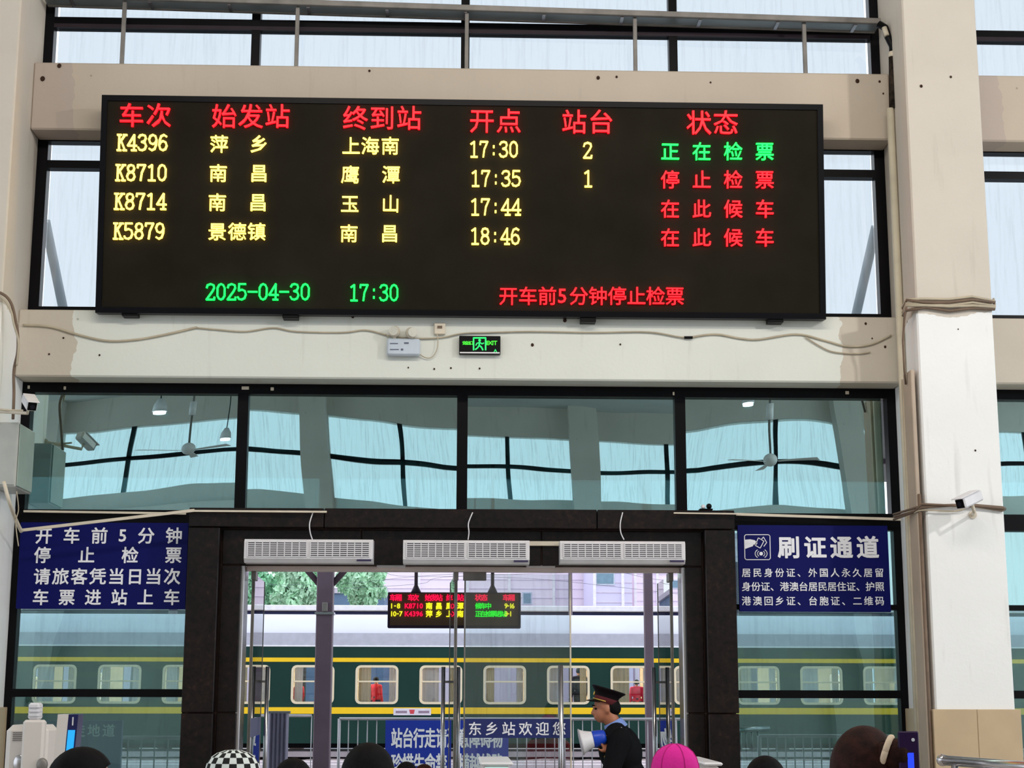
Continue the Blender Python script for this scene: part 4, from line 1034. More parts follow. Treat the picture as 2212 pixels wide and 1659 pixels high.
fence(PX(248, 1600, 5.5), PX(392, 1600, 5.5), 5.5, PZ(320, 1594, 5.5), (PX(360, 1600, 5.5) - PX(332, 1600, 5.5)), 'near railing seen through the lower left window')
fence(PX(1640, 1600, 8), PX(1925, 1600, 8), 8, PZ(1700, 1590, 8), .11, 'railing seen through the lower right window')
a, b = P(833, 1556, YFn - .06), P(1098, 1700, YFn - .06)
t = thing('banner', 'blue banner with white warning characters hung on the platform railing', 'banner', ((a.x + b.x) / 2, YFn - .05, b.z))
MB().box(a.x, b.x, YFn - .06, YFn - .035, b.z, a.z).build('cloth', mat('banner_blue', (16, 52, 168), .6, 0, .06, 2), t)
Wb = wall_writer(YFn - .061)
for s_, y in (('站台行走请注意障碍物', 1594), ('珍惜生命禁止横越线路', 1649)):
    letters(Wb, t, mat('banner_white', (255, 255, 255), .6, 0, 0), s_, 857, 1074, y, 44, .02, 0, .004, .56)
# sheet-metal gate panels on the platform, seen at the left
a, b = P(580, 1541, 9.0), P(624, 1541, 9.0)
t = thing('screen_panel', 'lilac-grey corrugated metal screen standing outside beside the left door', 'screen', ((a.x + b.x) / 2, 9, -.02))
M_lil = mat('lilac_grey_metal', (150, 146, 168), .5, .2); pn = None
W0 = (b.x - a.x) / 5
for k in range(5):
    x = a.x + W0 * k
    MB().prism([(x, 9.0), (x + W0 * .5, 8.97), (x + W0 * .98, 9.0), (x + W0 * .98, 9.03), (x, 9.03)], 'z', .03, a.z).build('panel', M_lil, t)
MB().box(a.x - .02, b.x + .02, 8.96, 9.04, a.z, a.z + .03).build('top_frame', M_fence, t); MB().box(a.x - .02, b.x + .02, 8.96, 9.04, -.02, .03).build('bottom_frame', M_fence, t)
a, b = P(15, 1556, 2.6), P(262, 1600, 2.6)
t = thing('direction_sign', 'dark teal-blue sign with pale characters outside the lower left window', 'sign', ((a.x + b.x) / 2, 2.6, b.z - .2))
MB().box(a.x, b.x, 2.6, 2.66, b.z - .25, a.z).build('board', mat('deep_blue_sign', (44, 84, 140), .5), t)
MB().box(a.x, a.x + .05, 2.6, 2.66, -.02, b.z - .25).box(b.x - .05, b.x, 2.6, 2.66, -.02, b.z - .25).build('stand', M_fence, t)
wq = wall_writer(2.599); letters(wq, t, mat('pale_lettering', (250, 252, 255), .6), '进站请走地道', 74, 235, 1578, 28, .02)

# far side: canopy, trees, buildings
Yc = 36.0
t = thing('far_platform_canopy', 'white edge of a platform canopy showing over the coach roof', 'canopy', (0, Yc + 1.5, 0))
MB().box(-22, 22, Yc, Yc + 3, PZ(1000, 1320, Yc), PZ(1000, 1308, Yc), .02).build('roof_edge', mat('canopy_white', (244, 240, 250), .5), t)
MB().box(-22, 22, Yc + .3, Yc + 2.7, PZ(1000, 1327, Yc), PZ(1000, 1321, Yc)).build('underside', mat('canopy_navy', (40, 44, 92), .6), t)
for x in (-18, -9, 0, 9, 18): MB().box(x - .12, x + .12, Yc + 1.3, Yc + 1.6, -.3, PZ(1000, 1327, Yc)).build('support', M_post, t)
M_lf = [mat('leaf_pale_green', (196, 236, 204), .7, 0, .2, 2), mat('leaf_mid_green', (160, 214, 178), .7, 0, .25, 2)]
def tree(px, py, Y, rpx, label, k, hgt=1.25):
    c = P(px, py, Y); r_ = rpx * (Y + 12.5) / FPX; rd = random.Random(px)
    t = thing('tree', label, 'tree', (c.x, Y, -.3), group=None)
    MB().tube([(c.x, Y, -.3), (c.x + .1, Y, c.z - r_ * .5), (c.x, Y, c.z + r_ * .3)], .22, 8, True, [.25, .18, .08]).build('trunk', mat('bark', (86, 74, 66), .9), t)
    for b in range(4):
        an = b * 1.6; MB().tube([(c.x, Y, c.z - r_ * .5), (c.x + math.cos(an) * r_ * .5, Y + math.sin(an) * r_ * .5, c.z + r_ * .2)], .06, 5).build('branch', mat('bark', (86, 74, 66), .9), t)
    vs_, fs = [], []
    for q in range(5200):
        while True:
            v = Vector((rd.uniform(-1, 1), rd.uniform(-1, 1), rd.uniform(-1, 1)))
            if v.length < 1: break
        lob = .72 + .28 * math.sin(v.x * 5 + px) * math.cos(v.z * 6 + v.y * 3)
        v = v * (v.length ** -.35) * lob
        p = Vector((c.x + v.x * r_, Y + v.y * r_ * .8, c.z + v.z * r_ * hgt))
        s_ = rd.uniform(.07, .15); a_ = Euler((rd.uniform(0, 3), rd.uniform(0, 3), rd.uniform(0, 3))).to_matrix()
        i = len(vs_); vs_ += [p + a_ @ Vector(w_) * s_ for w_ in ((-1, 0, 0), (0, -.6, .1), (1, 0, 0), (0, .6, .1))]; fs.append((i, i + 1, i + 2, i + 3))
    o = MB().add(vs_, fs).build('foliage', M_lf[k], t, fixn=False); o['kind'] = 'stuff'
for a in ((650, 1262, 44, 72, 'pale green tree filling the sky left of the broad platform column', 0), (560, 1285, 45, 50, 'green tree at the left edge of the doorway view', 1), (785, 1255, 47.5, 62, 'pale green tree between the broad column and the hanging display', 0),
          (300, 1290, 44, 70, 'green tree beyond the coach seen through the left side window', 1), (1680, 1290, 46, 60, 'green tree beyond the coach seen through the right side window', 1)): tree(*a)
M_bpink = mat('pale_pink_facade', (250, 234, 248), .7, 0, .03, .3); M_blil = mat('lilac_facade', (222, 216, 246), .7, 0, .05, .3); M_bblue = mat('slate_blue_wall', (104, 128, 160), .8, 0, .08, .5)
M_bwin = mat('far_window', (118, 150, 172), .3, 0, .1)
def building(px0, px1, py0, Y, D, m, label, wins=(), bands=()):
    a = P(px0, py0, Y); b = P(px1, 1330, Y)
    t = thing('building', label, 'building', ((a.x + b.x) / 2, Y, -.3))
    MB().box(a.x, b.x, Y, Y + D, -.3, a.z).build('wall', m, t)
    MB().box(a.x - .1, b.x + .1, Y - .1, Y + D, a.z, a.z + .2).build('roof_slab', mat('slab_pale', (206, 198, 214), .7), t)
    for x0, y0, x1, y1 in wins:
        p, q = P(x0, y0, Y), P(x1, y1, Y)
        w_ = MB().box(p.x, q.x, Y - .05, Y - .001, q.z, p.z).build('window', mat('far_window_frame', (206, 214, 232), .6), t)
        MB().box(p.x + .06, q.x - .06, Y - .07, Y - .051, q.z + .06, p.z - .06).build('pane', M_bwin, w_)
    for x in bands: MB().box(PX(x, 1270, Y) - .06, PX(x, 1270, Y) + .06, Y - .12, Y - .001, -.3, a.z).build('pilaster', mat('pilaster_white', (248, 242, 250), .7), t)
    k = 0
    z = a.z - .5
    while z > 3.5 and bands:
        MB().box(a.x, b.x, Y - .03, Y - .001, z, z + .03).build('cladding_joint', mat('joint_lilac', (222, 206, 228), .7), t); z -= .42
    return t
building(830, 1278, 1150, 62, 12, M_bpink, 'long pale pink clad building behind the hanging display', [(1128, 1279, 1149, 1306)], [905, 1010, 1100, 1196, 1277])
building(1282, 1366, 1170, 56, 5.8, M_blil, 'lilac wing of the pale building right of the thin pole', [(1286, 1236, 1328, 1264)], [1284, 1345])
building(1368, 1700, 1160, 63, 12, M_bpink, 'pale pink building end behind the slim platform column', [(1430, 1252, 1470, 1272)], [1372, 1420, 1500])
building(560, 830, 1281, 52, 6, M_bblue, 'low slate-blue shed under the trees', [(780, 1284, 816, 1302)], [])
building(-200, 500, 1262, 60, 10, M_bpink, 'pale building far left beyond the coach', [], [0, 200, 400])
WY = [31.0]
def wire(pts, Y, label):
    Y = WY[0]; WY[0] += .25
    o = cable([(x, y, Y) for x, y in pts], Y, 1.2, mat('wire_dark', (70, 70, 90), .6), 'overhead_wire', label, 'wire', None, 5); return o
for pts, l in (([(380, 1222), (560, 1256), (665, 1272), (900, 1262), (1000, 1244), (1580, 1230)], 'overhead wire sagging in front of the left tree'),
               ([(380, 1262), (720, 1262), (900, 1246), (1100, 1248), (1240, 1258), (1580, 1296)], 'overhead wire sagging across the pale building'),
               ([(380, 1218), (1000, 1220), (1230, 1225), (1330, 1234), (1420, 1252), (1580, 1264)], 'overhead wire near the top right of the doorway view'),
               ([(380, 1214), (760, 1222), (860, 1244), (980, 1240), (1130, 1232), (1300, 1236), (1580, 1222)], 'upper overhead wire above the hanging display')): 
    c_ = wire(pts, 31.0, l)
for px in (380, 1580):
    o = MB().tube([(PX(px, 1400, 31.4), 30.75, -.3), (PX(px, 1400, 31.4), 30.75, PZ(px, 1216, 31))], .12, 8).build('catenary_mast', M_post); MB().box(PX(px, 1400, 31.4) - .05, PX(px, 1400, 31.4) + .05, 30.75, 31.9, PZ(px, 1300, 31.4), PZ(px, 1212, 31.4)).build('arm', M_post, o); tag(o, 'grey mast carrying the overhead wires, hidden behind the granite %s of the doorway' % ('left' if px < 1000 else 'right'), 'mast')
# ------------------------------------------------------------------ people
def skin_tree(verts, edges, radii, level=2):
    """a tapering limb along every edge, round at every joint; the pieces are fused afterwards by remesh()"""
    mb = MB()
    for i, v in enumerate(verts): mb.ell(v, (radii[i],) * 3, 14, 9)
    for i, j in edges:
        if (verts[i] - verts[j]).length > 1e-4: mb.tube([verts[i], verts[j]], .1, 14, True, [radii[i], radii[j]])
    return mb.v, mb.f
def torso(J, g):
    """rib cage, belly, hips and shoulder girdle, g = extra thickness"""
    mb = MB(); ch, pv, N = J['chest'], J['pelvis'], J['neck']; up = (ch - pv).normalized(); l = Vector((0, 1, 0)); f = l.cross(up).normalized(); Rt = Matrix((f, l, up)).transposed()
    mb.ell(ch + up * .0, (.115 + g + J.get('bulk', 0), .165 + g, .17 + g), 20, 14, Rt); mb.ell((ch + pv) / 2, (.10 + g + J.get('bulk', 0), .14 + g, .17 + g), 20, 14, Rt); mb.ell(pv + up * .0, (.11 + g, .165 + g, .13 + g), 20, 14, Rt)
    for s_ in 'lr': mb.tube([ch + (N - ch) * .75, J['sh' + s_]], .1, 12, True, [.06 + g, .058 + g])
    return mb.v, mb.f
def remesh(parts, vox, smooth=True):
    mb = MB()
    for v, f in parts: mb.add(v, f, True)
    me = bpy.data.meshes.new('r'); me.from_pydata([tuple(v) for v in mb.v], [], mb.f)
    o = bpy.data.objects.new('r', me); COL.objects.link(o)
    md = o.modifiers.new('r', 'REMESH'); md.mode = 'VOXEL'; md.voxel_size = vox
    if smooth: s_ = o.modifiers.new('m', 'SMOOTH'); s_.factor = .5; s_.iterations = 3
    m2 = bpy.data.meshes.new_from_object(o.evaluated_get(bpy.context.evaluated_depsgraph_get()))
    out = ([v.co.copy() for v in m2.vertices], [tuple(p.vertices) for p in m2.polygons])
    bpy.data.objects.remove(o); bpy.data.meshes.remove(me); bpy.data.meshes.remove(m2)
    return out
def P3(*a): return Vector(a)
def figure_parts(J, female=False):
    """J: joints in metres, +x forward, +y left. Returns dict of raw meshes: body, shirt, trousers, shoes"""
    H = J['head']; N = J['neck']; ch = J['chest']; pv = J['pelvis']
    waist = (ch + pv) / 2 + P3(.0, 0, -.02)
    names = ['pelvis', 'waist', 'chest', 'neck', 'skull']
    def limb(keys): return [J[k] for k in keys]
    V = [pv, waist, ch, N, H - J['hup'] * .03]; E = [(0, 1), (1, 2), (2, 3), (3, 4)]; RR = [.09, .09, .10, .052, .06]
    def add(parent, pts, rad):
        k = parent
        for p, r_ in zip(pts, rad):
            V.append(p); RR.append(r_); E.append((k, len(V) - 1)); k = len(V) - 1
        return k
    for s_ in 'lr':
        add(2, limb(['sh' + s_, 'el' + s_, 'wr' + s_]), [.06, .042, .03])
        add(0, limb(['hip' + s_, 'kn' + s_, 'an' + s_, 'toe' + s_]), [.088, .058, .04, .035])
    parts = [skin_tree(V, E, RR), torso(J, 0)]
    # head: skull, face, jaw, nose, ears along the head's own axes
    f, u = J['hfw'].normalized(), J['hup'].normalized(); l = u.cross(f).normalized(); Rm = Matrix((f, l, u)).transposed()
    hs = J.get('hs', 1.0)
    def he(c, r_): m_ = MB().ell(H + Rm @ Vector(c) * hs, [q * hs for q in r_], 18, 12, Rm); parts.append((m_.v, m_.f))
    he((-.012, 0, .025), (.097, .077, .088)); he((.03, 0, -.035), (.062, .058, .082)); he((.052, 0, -.088), (.03, .032, .024))
    he((.098, 0, -.03), (.022, .014, .02)); he((.092, 0, -.01), (.012, .010, .03)); he((.088, 0, -.064), (.012, .024, .008)); he((.087, 0, -.076), (.010, .02, .007))
    he((.085, 0, .018), (.012, .04, .01))
    for s_ in (-1, 1): he((-.005, s_ * .078, -.015), (.02, .009, .032))
    # hands: palm and five bent fingers
    for s_, q in (('l', 1), ('r', -1)):
        w_ = J['wr' + s_]; d = J['hd' + s_].normalized(); pl = J['hp' + s_].normalized(); sd = d.cross(pl).normalized(); pl = sd.cross(d).normalized()
        Rh = Matrix((d, sd, pl)).transposed()
        m_ = MB().ell(w_ + d * .052, (.052, .04, .016), 14, 8, Rh); parts.append((m_.v, m_.f))
        curl = J['curl' + s_]
        for k, (off, ln) in enumerate(((-.03, .072), (-.01, .082), (.011, .076), (.03, .060))):
            p = w_ + d * .085 + sd * off; dirn = d.copy(); pts = [p - d * .03, p]
            for seg in range(3):
                dirn = (Matrix.Rotation(curl * (1 if seg else .7), 3, sd) @ dirn); p = p + dirn * ln / 3; pts.append(p)
            m_ = MB().tube(pts, .009, 8, True, [.010, .0095, .0088, .0082, .0068]); parts.append((m_.v, m_.f))
        tdir = (d * .6 - sd * .7 + pl * .35).normalized() if J.get('thumb' + s_, 1) > 0 else (d * .6 + sd * .7 + pl * .35).normalized()
        p = w_ + d * .02; pts = [p, p + tdir * .045, p + tdir * .07 + d * .008, p + tdir * .075 + d * .035]
        m_ = MB().tube(pts, .011, 8, True, [.014, .012, .010, .008]); parts.append((m_.v, m_.f))
    body = remesh(parts, .0085)
    # clothes as slightly wider skins
    V2, E2, R2 = [pv, waist, ch, ch + (N - ch) * .62], [(0, 1), (1, 2), (2, 3)], [.11, .11, .12, .072]
    def add2(parent, pts, rad):
        k = parent
        for p, r_ in zip(pts, rad): V2.append(p); R2.append(r_); E2.append((k, len(V2) - 1)); k = len(V2) - 1
    for s_ in 'lr': add2(2, [J['sh' + s_], J['el' + s_], J['el' + s_] + (J['wr' + s_] - J['el' + s_]) * .93], [.082, .060, .046])
    V2.append(pv + P3(0, 0, -.13)); R2.append(.137); E2.append((0, len(V2) - 1))
    shirt = remesh([skin_tree(V2, E2, R2), torso(J, .016)], .012)
    V3, E3, R3 = [pv + P3(0, 0, .03)], [], [.126]
    for s_ in 'lr':
        k = 0
        for p, r_ in zip([J['hip' + s_], J['kn' + s_], J['an' + s_] + P3(0, 0, .02)], [.106, .076, .062]):
            V3.append(p); R3.append(r_); E3.append((k, len(V3) - 1)); k = len(V3) - 1
    trs = remesh([skin_tree(V3, E3, R3)], .014)
    sh = []
    for s_ in 'lr':
        m_ = MB(); a_, t_ = J['an' + s_], J['toe' + s_]; c = (a_ + t_) / 2
        m_.ell((c.x, c.y, .045), (.15, .05, .045), 16, 8); m_.ell((a_.x - .01, a_.y, .07), (.06, .045, .05), 14, 8)
        for i, v in enumerate(m_.v): v.z = max(v.z, 0)
        sh.append((m_.v, m_.f))
    return dict(body=body, shirt=shirt, trousers=trs, shoes=sh, Rm=Rm * hs, H=H)
def std_joints():
    J = dict(pelvis=P3(0, 0, .96), chest=P3(0, 0, 1.30), neck=P3(-.01, 0, 1.47), head=P3(.015, 0, 1.60), hfw=P3(1, 0, 0), hup=P3(0, 0, 1))
    for s_, q in (('l', 1), ('r', -1)):
        J['sh' + s_] = P3(-.01, q * .185, 1.39); J['el' + s_] = P3(-.02, q * .235, 1.11); J['wr' + s_] = P3(.06, q * .24, .87); J['hd' + s_] = P3(.12, 0, -1); J['hp' + s_] = P3(0, -q, 0)
        J['curl' + s_] = .3 * q * (1); J['hip' + s_] = P3(0, q * .09, .88); J['kn' + s_] = P3(.01, q * .10, .49); J['an' + s_] = P3(-.02, q * .105, .08); J['toe' + s_] = P3(.14, q * .12, .035)
    return J
FIG = figure_parts(std_joints())
M_skin = mat('warm_skin', (196, 142, 114), .55, 0, .05); M_hair = mat('black_hair', (14, 12, 14), .7, 0, .5, 40, .6); M_hairb = mat('dark_brown_hair', (46, 22, 17), .62, 0, .6, 30, .6)
def raw(name, vf, m, parent, sc, label=None):
    mb = MB(); mb.add([Vector(v) * sc for v in vf[0]], vf[1], True)
    return mb.build(name, m, parent, label, fixn=False, local=True)
def shoes_of(fig, sc, t, m):
    for s_ in fig['shoes']: raw('shoe', s_, m, t, sc)
def face_bits(fig, sc, t):
    H, Rm = fig['H'], fig['Rm']
    for s_ in (-1, 1):
        mb = MB().ell((H + Rm @ Vector((.080, s_ * .03, -.002))) * sc, (.010 * sc, .013 * sc, .007 * sc), 10, 6); mb.build('eye', mat('eye_dark', (30, 22, 20), .2), t, local=True)
        mb = MB().tube([(H + Rm @ Vector((.088, s_ * .045, .022))) * sc, (H + Rm @ Vector((.097, s_ * .028, .027))) * sc, (H + Rm @ Vector((.098, s_ * .014, .022))) * sc], .004 * sc, 6); mb.build('eyebrow', M_hair, t, local=True)
def hair_cap(fig, sc, t, m, grow=1.0, low=-.55, label=None, fwd=.6):
    """hair covering the skull, open at the face"""
    H, Rm = fig['H'], fig['Rm']; mb = MB(); rd = random.Random(int(grow * 1000))
    def fn(p):
        x, y, z = p; 
        k = 1 + .018 * math.sin(9 * math.atan2(y, x) + 3 * z / .1)
        p = Vector((x * k, y * k, z))
        if p.z < low * .1: p.z = low * .1 + (p.z - low * .1) * .15
        if p.x > .06 and p.z < .055: p.x = .06 - (.055 - p.z) * .9
        return p
    mb.ell(Vector((0, 0, 0)), (.118 * grow, .098 * grow, .118 * grow), 28, 18, None, -1, fn)
    q = [(H + Rm @ (Vector((-.018, 0, .018)) + v)) * sc for v in mb.v]
    o = MB().add(q, mb.f, True).build('hair', m, t, label, local=True); return o
_sh = {}
def person(px, ytop, hpx, label, hair='short', shirt=(90, 90, 100), trous=(50, 52, 62), hairm=None, turn=0.0, top_extra=.0, group=None, hat=None):
    """stands facing the gates; hpx = width of the head in the photo, ytop = top of the head"""
    d = .185 * FPX / hpx; Y = CAM_LOC.y + d * math.cos(YAW)
    p = P(px, ytop, Y); h = p.z; sc = (h - top_extra) / 1.735
    t = thing('person', label, 'person', (p.x, Y, 0), math.pi / 2 + turn, group)
    t.scale = (1, 1, 1)
    raw('body', FIG['body'], M_skin, t, sc)
    cm = mat('cloth_%d_%d_%d' % shirt, shirt, .9, 0, .08, 12); tm = mat('cloth_%d_%d_%d' % trous, trous, .9, 0, .08, 12)
    raw('jacket', FIG['shirt'], cm, t, sc); raw('trousers', FIG['trousers'], tm, t, sc); shoes_of(FIG, sc, t, mat('shoe_dark', (28, 26, 28), .5)); face_bits(FIG, sc, t)
    hairm = hairm or M_hair
    if hair == 'short': hair_cap(FIG, sc, t, hairm, 1.0)
    elif hair == 'long':
        o = hair_cap(FIG, sc, t, hairm, 1.03); H = FIG['H']
        mb = MB().ell((H + Vector((-.05, 0, -.10))) * sc, (.075 * sc, .10 * sc, .17 * sc), 18, 12); mb.build('hair_length', hairm, t, local=True)
    return t, sc
def rel(t, sc, v): return Vector(v) * sc
person(180, 1613, 122, 'person with short black hair in front of the white turnstile, head turned aside', 'short', (52, 56, 74), (40, 42, 50), None, -.85)
person(634, 1637, 92, 'person with black hair left of the broad platform column', 'short', (70, 66, 60), (48, 50, 58))
person(796, 1606, 112, 'person with long black hair in front of the blue banner left edge', 'long', (104, 96, 92), (44, 48, 60))
person(878, 1645, 60, 'farther person with dark hair under the left half of the banner', 'short', (120, 70, 64), (60, 60, 66))
person(916, 1650, 56, 'farther person with dark brown hair under the middle of the banner', 'short', (80, 92, 110), (50, 50, 60), M_hairb)
person(1652, 1632, 92, 'person with black hair in front of the lower right window', 'short', (66, 72, 84), (44, 44, 50), None, .1)
# checked sun hat
t, sc = person(503, 1640, 96, 'person in a black and white checked sun hat left of the doorway', 'short', (190, 186, 180), (70, 72, 82))
def checker_mat():
    m, nt, bs = new_mat('black_white_check'); tc = nt.nodes.new('ShaderNodeTexCoord'); ck = nt.nodes.new('ShaderNodeTexChecker'); ck.inputs['Scale'].default_value = 1
    mp = nt.nodes.new('ShaderNodeMapping'); nt.links.new(tc.outputs['UV'], mp.inputs[0]); nt.links.new(mp.outputs[0], ck.inputs[0])
    ck.inputs['Color1'].default_value = rgb(16, 18, 18); ck.inputs['Color2'].default_value = rgb(226, 232, 228)
    nt.links.new(ck.outputs[0], bs.inputs['Base Color']); bs.inputs['Roughness'].default_value = .9; return m
def lathe(name, prof, c, m, parent, n=40, uvs=None, tilt=None, label=None):
    vs_, fs = [], []; k = len(prof)
    for j in range(n):
        an = 2 * math.pi * j / n
        for r_, z in prof:
            v = Vector((r_ * math.cos(an), r_ * math.sin(an), z)); v = tilt @ v if tilt else v; vs_.append(Vector(c) + v)
    for j in range(n):
        j2 = (j + 1) % n
        for i in range(k - 1): fs.append((j * k + i, j2 * k + i, j2 * k + i + 1, j * k + i + 1))
    o = MB().add(vs_, fs, True).build(name, m, parent, label, fixn=False, local=True)
    if uvs:
        uv = o.data.uv_layers.new(name='UVMap'); s_, q = uvs
        for f, poly in enumerate(o.data.polygons):
            j, i = divmod(f, k - 1)
            co = [(j, i), (j + 1, i), (j + 1, i + 1), (j, i + 1)]
            for l, (a, b) in zip(poly.loop_indices, co): uv.data[l].uv = (a / n * s_, b / (k - 1) * q)
    return o
H = FIG['H'] * sc
hp = [(.0, .135), (.035, .132), (.065, .122), (.09, .104), (.105, .08), (.113, .05), (.118, .02), (.14, .003), (.17, -.018), (.172, -.022), (.12, .0)]
lathe('sun_hat', [(a * sc * 1.12, b * sc * 1.1) for a, b in hp], H + Vector((-.01, 0, .03)) * sc, checker_mat(), t, 44, (22, 10), None, 'black and white checked sun hat')
# pink cap
t, sc = person(1458, 1622, 88, 'person in a bright pink knitted cap right of the uniformed man', 'short', (196, 60, 70), (60, 56, 70))
H = FIG['H'] * sc; M_pink = mat('bright_pink_fabric', (222, 26, 150), .85, 0, .08, 9, .5)
hp = [(0, .14), (.012, .139), (.03, .135), (.06, .122), (.085, .10), (.103, .07), (.112, .035), (.116, 0), (.118, -.03), (.116, -.04), (.108, -.04)]
cp = lathe('pink_cap', [(a * sc * 1.05, b * sc) for a, b in hp], H + Vector((-.012, 0, .03)) * sc, M_pink, t, 32, None, None, 'bright pink cap')
for k in range(6):
    an = k * math.pi / 3 + .3
    MB().tube([H + Vector((-.012, 0, .03)) * sc + Vector((a * 1.055 * math.cos(an), a * 1.055 * math.sin(an), b + .001)) * sc for a, b in hp[1:9]], .0022, 5).build('seam', mat('pink_seam', (186, 16, 122), .9), cp, local=True)
# woman with bun
t, sc = person(1866, 1570, 138, 'woman with dark brown hair bun in a cream scrunchie beside the phone', 'long', (110, 60, 66), (52, 48, 60), M_hairb, -.25)
H = FIG['H'] * sc; th = t.rotation_euler[2]
def loc_from_world(v): return WM[t].inverted() @ Vector(v)
Yb_ = t.location.y - .10
bc = loc_from_world(P(1938, 1630, Yb_)); s1 = loc_from_world(P(1916, 1622, Yb_ + .01))
hb = FIG['H'] * sc
MB().ell(bc, (.040, .046, .044), 20, 14, None, -1, lambda p: p * (1 + .05 * math.sin(p.x * 240) * math.cos(p.z * 200))).build('hair_bun', M_hairb, t, 'round brown bun', local=True)
MB().tube([hb + Vector((-.10, 0, -.01)) * sc, s1, bc], .03, 12, True, [.03, .030, .036]).build('hair_tail', M_hairb, t, local=True)
dirv = (bc - s1).normalized(); a_ = dirv.cross(Vector((0, 0, 1))).normalized(); b_ = dirv.cross(a_)
MB().tube([s1 + (a_ * math.cos(k * math.pi / 12) + b_ * math.sin(k * math.pi / 12)) * (.038 + .002 * (k % 2)) for k in range(25)], .009, 8).build('scrunchie', mat('cream_scrunchie', (232, 206, 178), .9), t, 'cream fabric scrunchie', local=True)
# phone held up, arm raised by its own jacketed arm of the next person
tp, scp = person(2012, 1668, 120, 'person at the lower right edge holding up a phone', 'short', (60, 50, 56), (46, 46, 54))
tp.location.x += .0
pc = P(1964, 1642, -8.0)
ph = thing('mobile_phone', 'dark purple phone with a blue screen beside the brown bun', 'phone', pc, R(6))
MB().box(-.030, .030, -.004, .004, -.078, .078, .004).build('case', mat('phone_purple', (44, 22, 62), .3), ph, local=True)
MB().box(-.006, .012, -.0052, -.0041, -.06, .02).build('screen', emit('phone_blue', (20, 60, 255), 1.2), ph, 'glowing blue display', local=True)
MB().tube([(.012, -.0052, .055), (.012, -.004, .055)], .005, 10).build('camera_lens', M_white, ph, local=True)

# ---- uniformed man with megaphone (faces to the left)
OS = 300.0; YO_ = -1.1
base = P(1352, 1500, YO_)
J = std_joints()
def L3(px, py, side=0.0):
    """joint for the photographed spot, in the man's own frame (forward = -x of the hall)"""
    p = P(px, py, YO_ - side * 1.0)
    return Vector((base.x - p.x, -(p.y - YO_), p.z))
# forward +x local -> -X world ; left (+y) local -> -Y world (towards the camera)
J['head'] = L3(1308, 1528); J['hfw'] = P3(1, 0, -.10); J['hup'] = P3(.10, 0, 1)
J['neck'] = L3(1326, 1564); J['chest'] = L3(1340, 1622); J['pelvis'] = P3(-.07, 0, .98); J['bulk'] = .022; J['hs'] = .90
for s_, q in (('l', 1), ('r', -1)):
    J['sh' + s_] = J['chest'] + P3(.02, q * .185, .085)
    J['hip' + s_] = P3(-.11, q * .09, .90); J['kn' + s_] = P3(-.02 if q > 0 else -.14, q * .10, .50); J['an' + s_] = P3(-.02 if q > 0 else -.30, q * .10, .08); J['toe' + s_] = J['an' + s_] + P3(.16, 0, -.045)
hand = L3(1304, 1611, .16)
J['ell'] = J['shl'] + P3(.08, .05, -.25); J['wrl'] = hand + P3(-.06, .0, -.045); J['hdl'] = P3(.75, 0, .65); J['hpl'] = P3(.5, -.35, -.6); J['curll'] = -.75; J['thumbl'] = -1
J['elr'] = J['shr'] + P3(-.12, -.04, -.26); J['wrr'] = J['shr'] + P3(-.02, -.05, -.50); J['hdr'] = P3(.2, 0, -1)
G = figure_parts(J)
t = thing('person', 'uniformed man in black jacket and red-banded peaked cap speaking beside the open door', 'person', (base.x, YO_, 0), math.pi)
raw('body', G['body'], mat('tanned_skin', (176, 112, 82), .5, 0, .05), t, 1.0)
M_uni = mat('black_uniform', (13, 13, 17), .8, 0, .1, 8)
raw('jacket', G['shirt'], M_uni, t, 1.0, 'black uniform jacket'); raw('trousers', G['trousers'], M_uni, t, 1.0); shoes_of(G, 1.0, t, M_black); face_bits(G, 1.0, t)
Hh, Rm = G['H'], G['Rm']
def hv(*a): return Hh + Rm @ Vector(a)
q = MB().ell(Vector((0, 0, 0)), (.078, .080, .072), 22, 14)
q.v = [hv(-.040 + v.x - max(0, -v.z) * .25, v.y, .0 + v.z) for v in q.v]; q.build('hair', M_hair, t, 'short black hair at the nape', local=True)
tl = Rm @ Matrix.Rotation(R(22), 3, 'Y')
tl = Rm @ Matrix.Rotation(R(-22), 3, 'Y') * .93                      # crown high in front, falling to the back
cc = hv(-.012, 0, .062)
def capl(name, prof, m, label=None, par=None): return lathe(name, prof, cc, m, par or t, 36, None, tl, label)
cap = capl('cap_band', [(.094, -.035), (.099, -.03), (.101, 0), (.101, .035), (.096, .038)], mat('cap_red_band', (84, 8, 20), .8), 'deep red cap band')
capl('cap_crown', [(.101, .010), (.104, .030), (.124, .056), (.144, .074), (.147, .080), (.138, .086), (.08, .088), (.0, .089)], mat('cap_black', (16, 9, 14), .6), 'black flat crown of the cap')
capl('cap_piping', [(.1025, .030), (.105, .034), (.1025, .038)], mat('cap_red_band', (84, 8, 20), .8))
mb = MB(); n = 14; vs_ = []
for ring, (ro, dz) in enumerate(((.098, -.03), (.130, -.040), (.160, -.060))):
    for k in range(n + 1):
        an = -1.15 + 2.3 * k / n; rr = .098 + (ro - .098) * max(0, math.cos(an)) ** .6
        vs_.append(cc + tl @ Vector((rr * math.cos(an), rr * math.sin(an) * (1 if ring == 0 else .96), -.03 + (dz + .03) * max(0, math.cos(an)))))
K = len(vs_); vs2 = [v + tl @ Vector((0, 0, .004)) for v in vs_]
fs = [(r_ * (n + 1) + k, r_ * (n + 1) + k + 1, (r_ + 1) * (n + 1) + k + 1, (r_ + 1) * (n + 1) + k) for r_ in range(2) for k in range(n)]
mb.add(vs_, fs, True); mb.add(vs2, fs, True); pk = mb.build('cap_peak', M_black, t, 'glossy black peak', local=True)
M_gold = mat('gold_braid', (222, 186, 92), .35, .7)
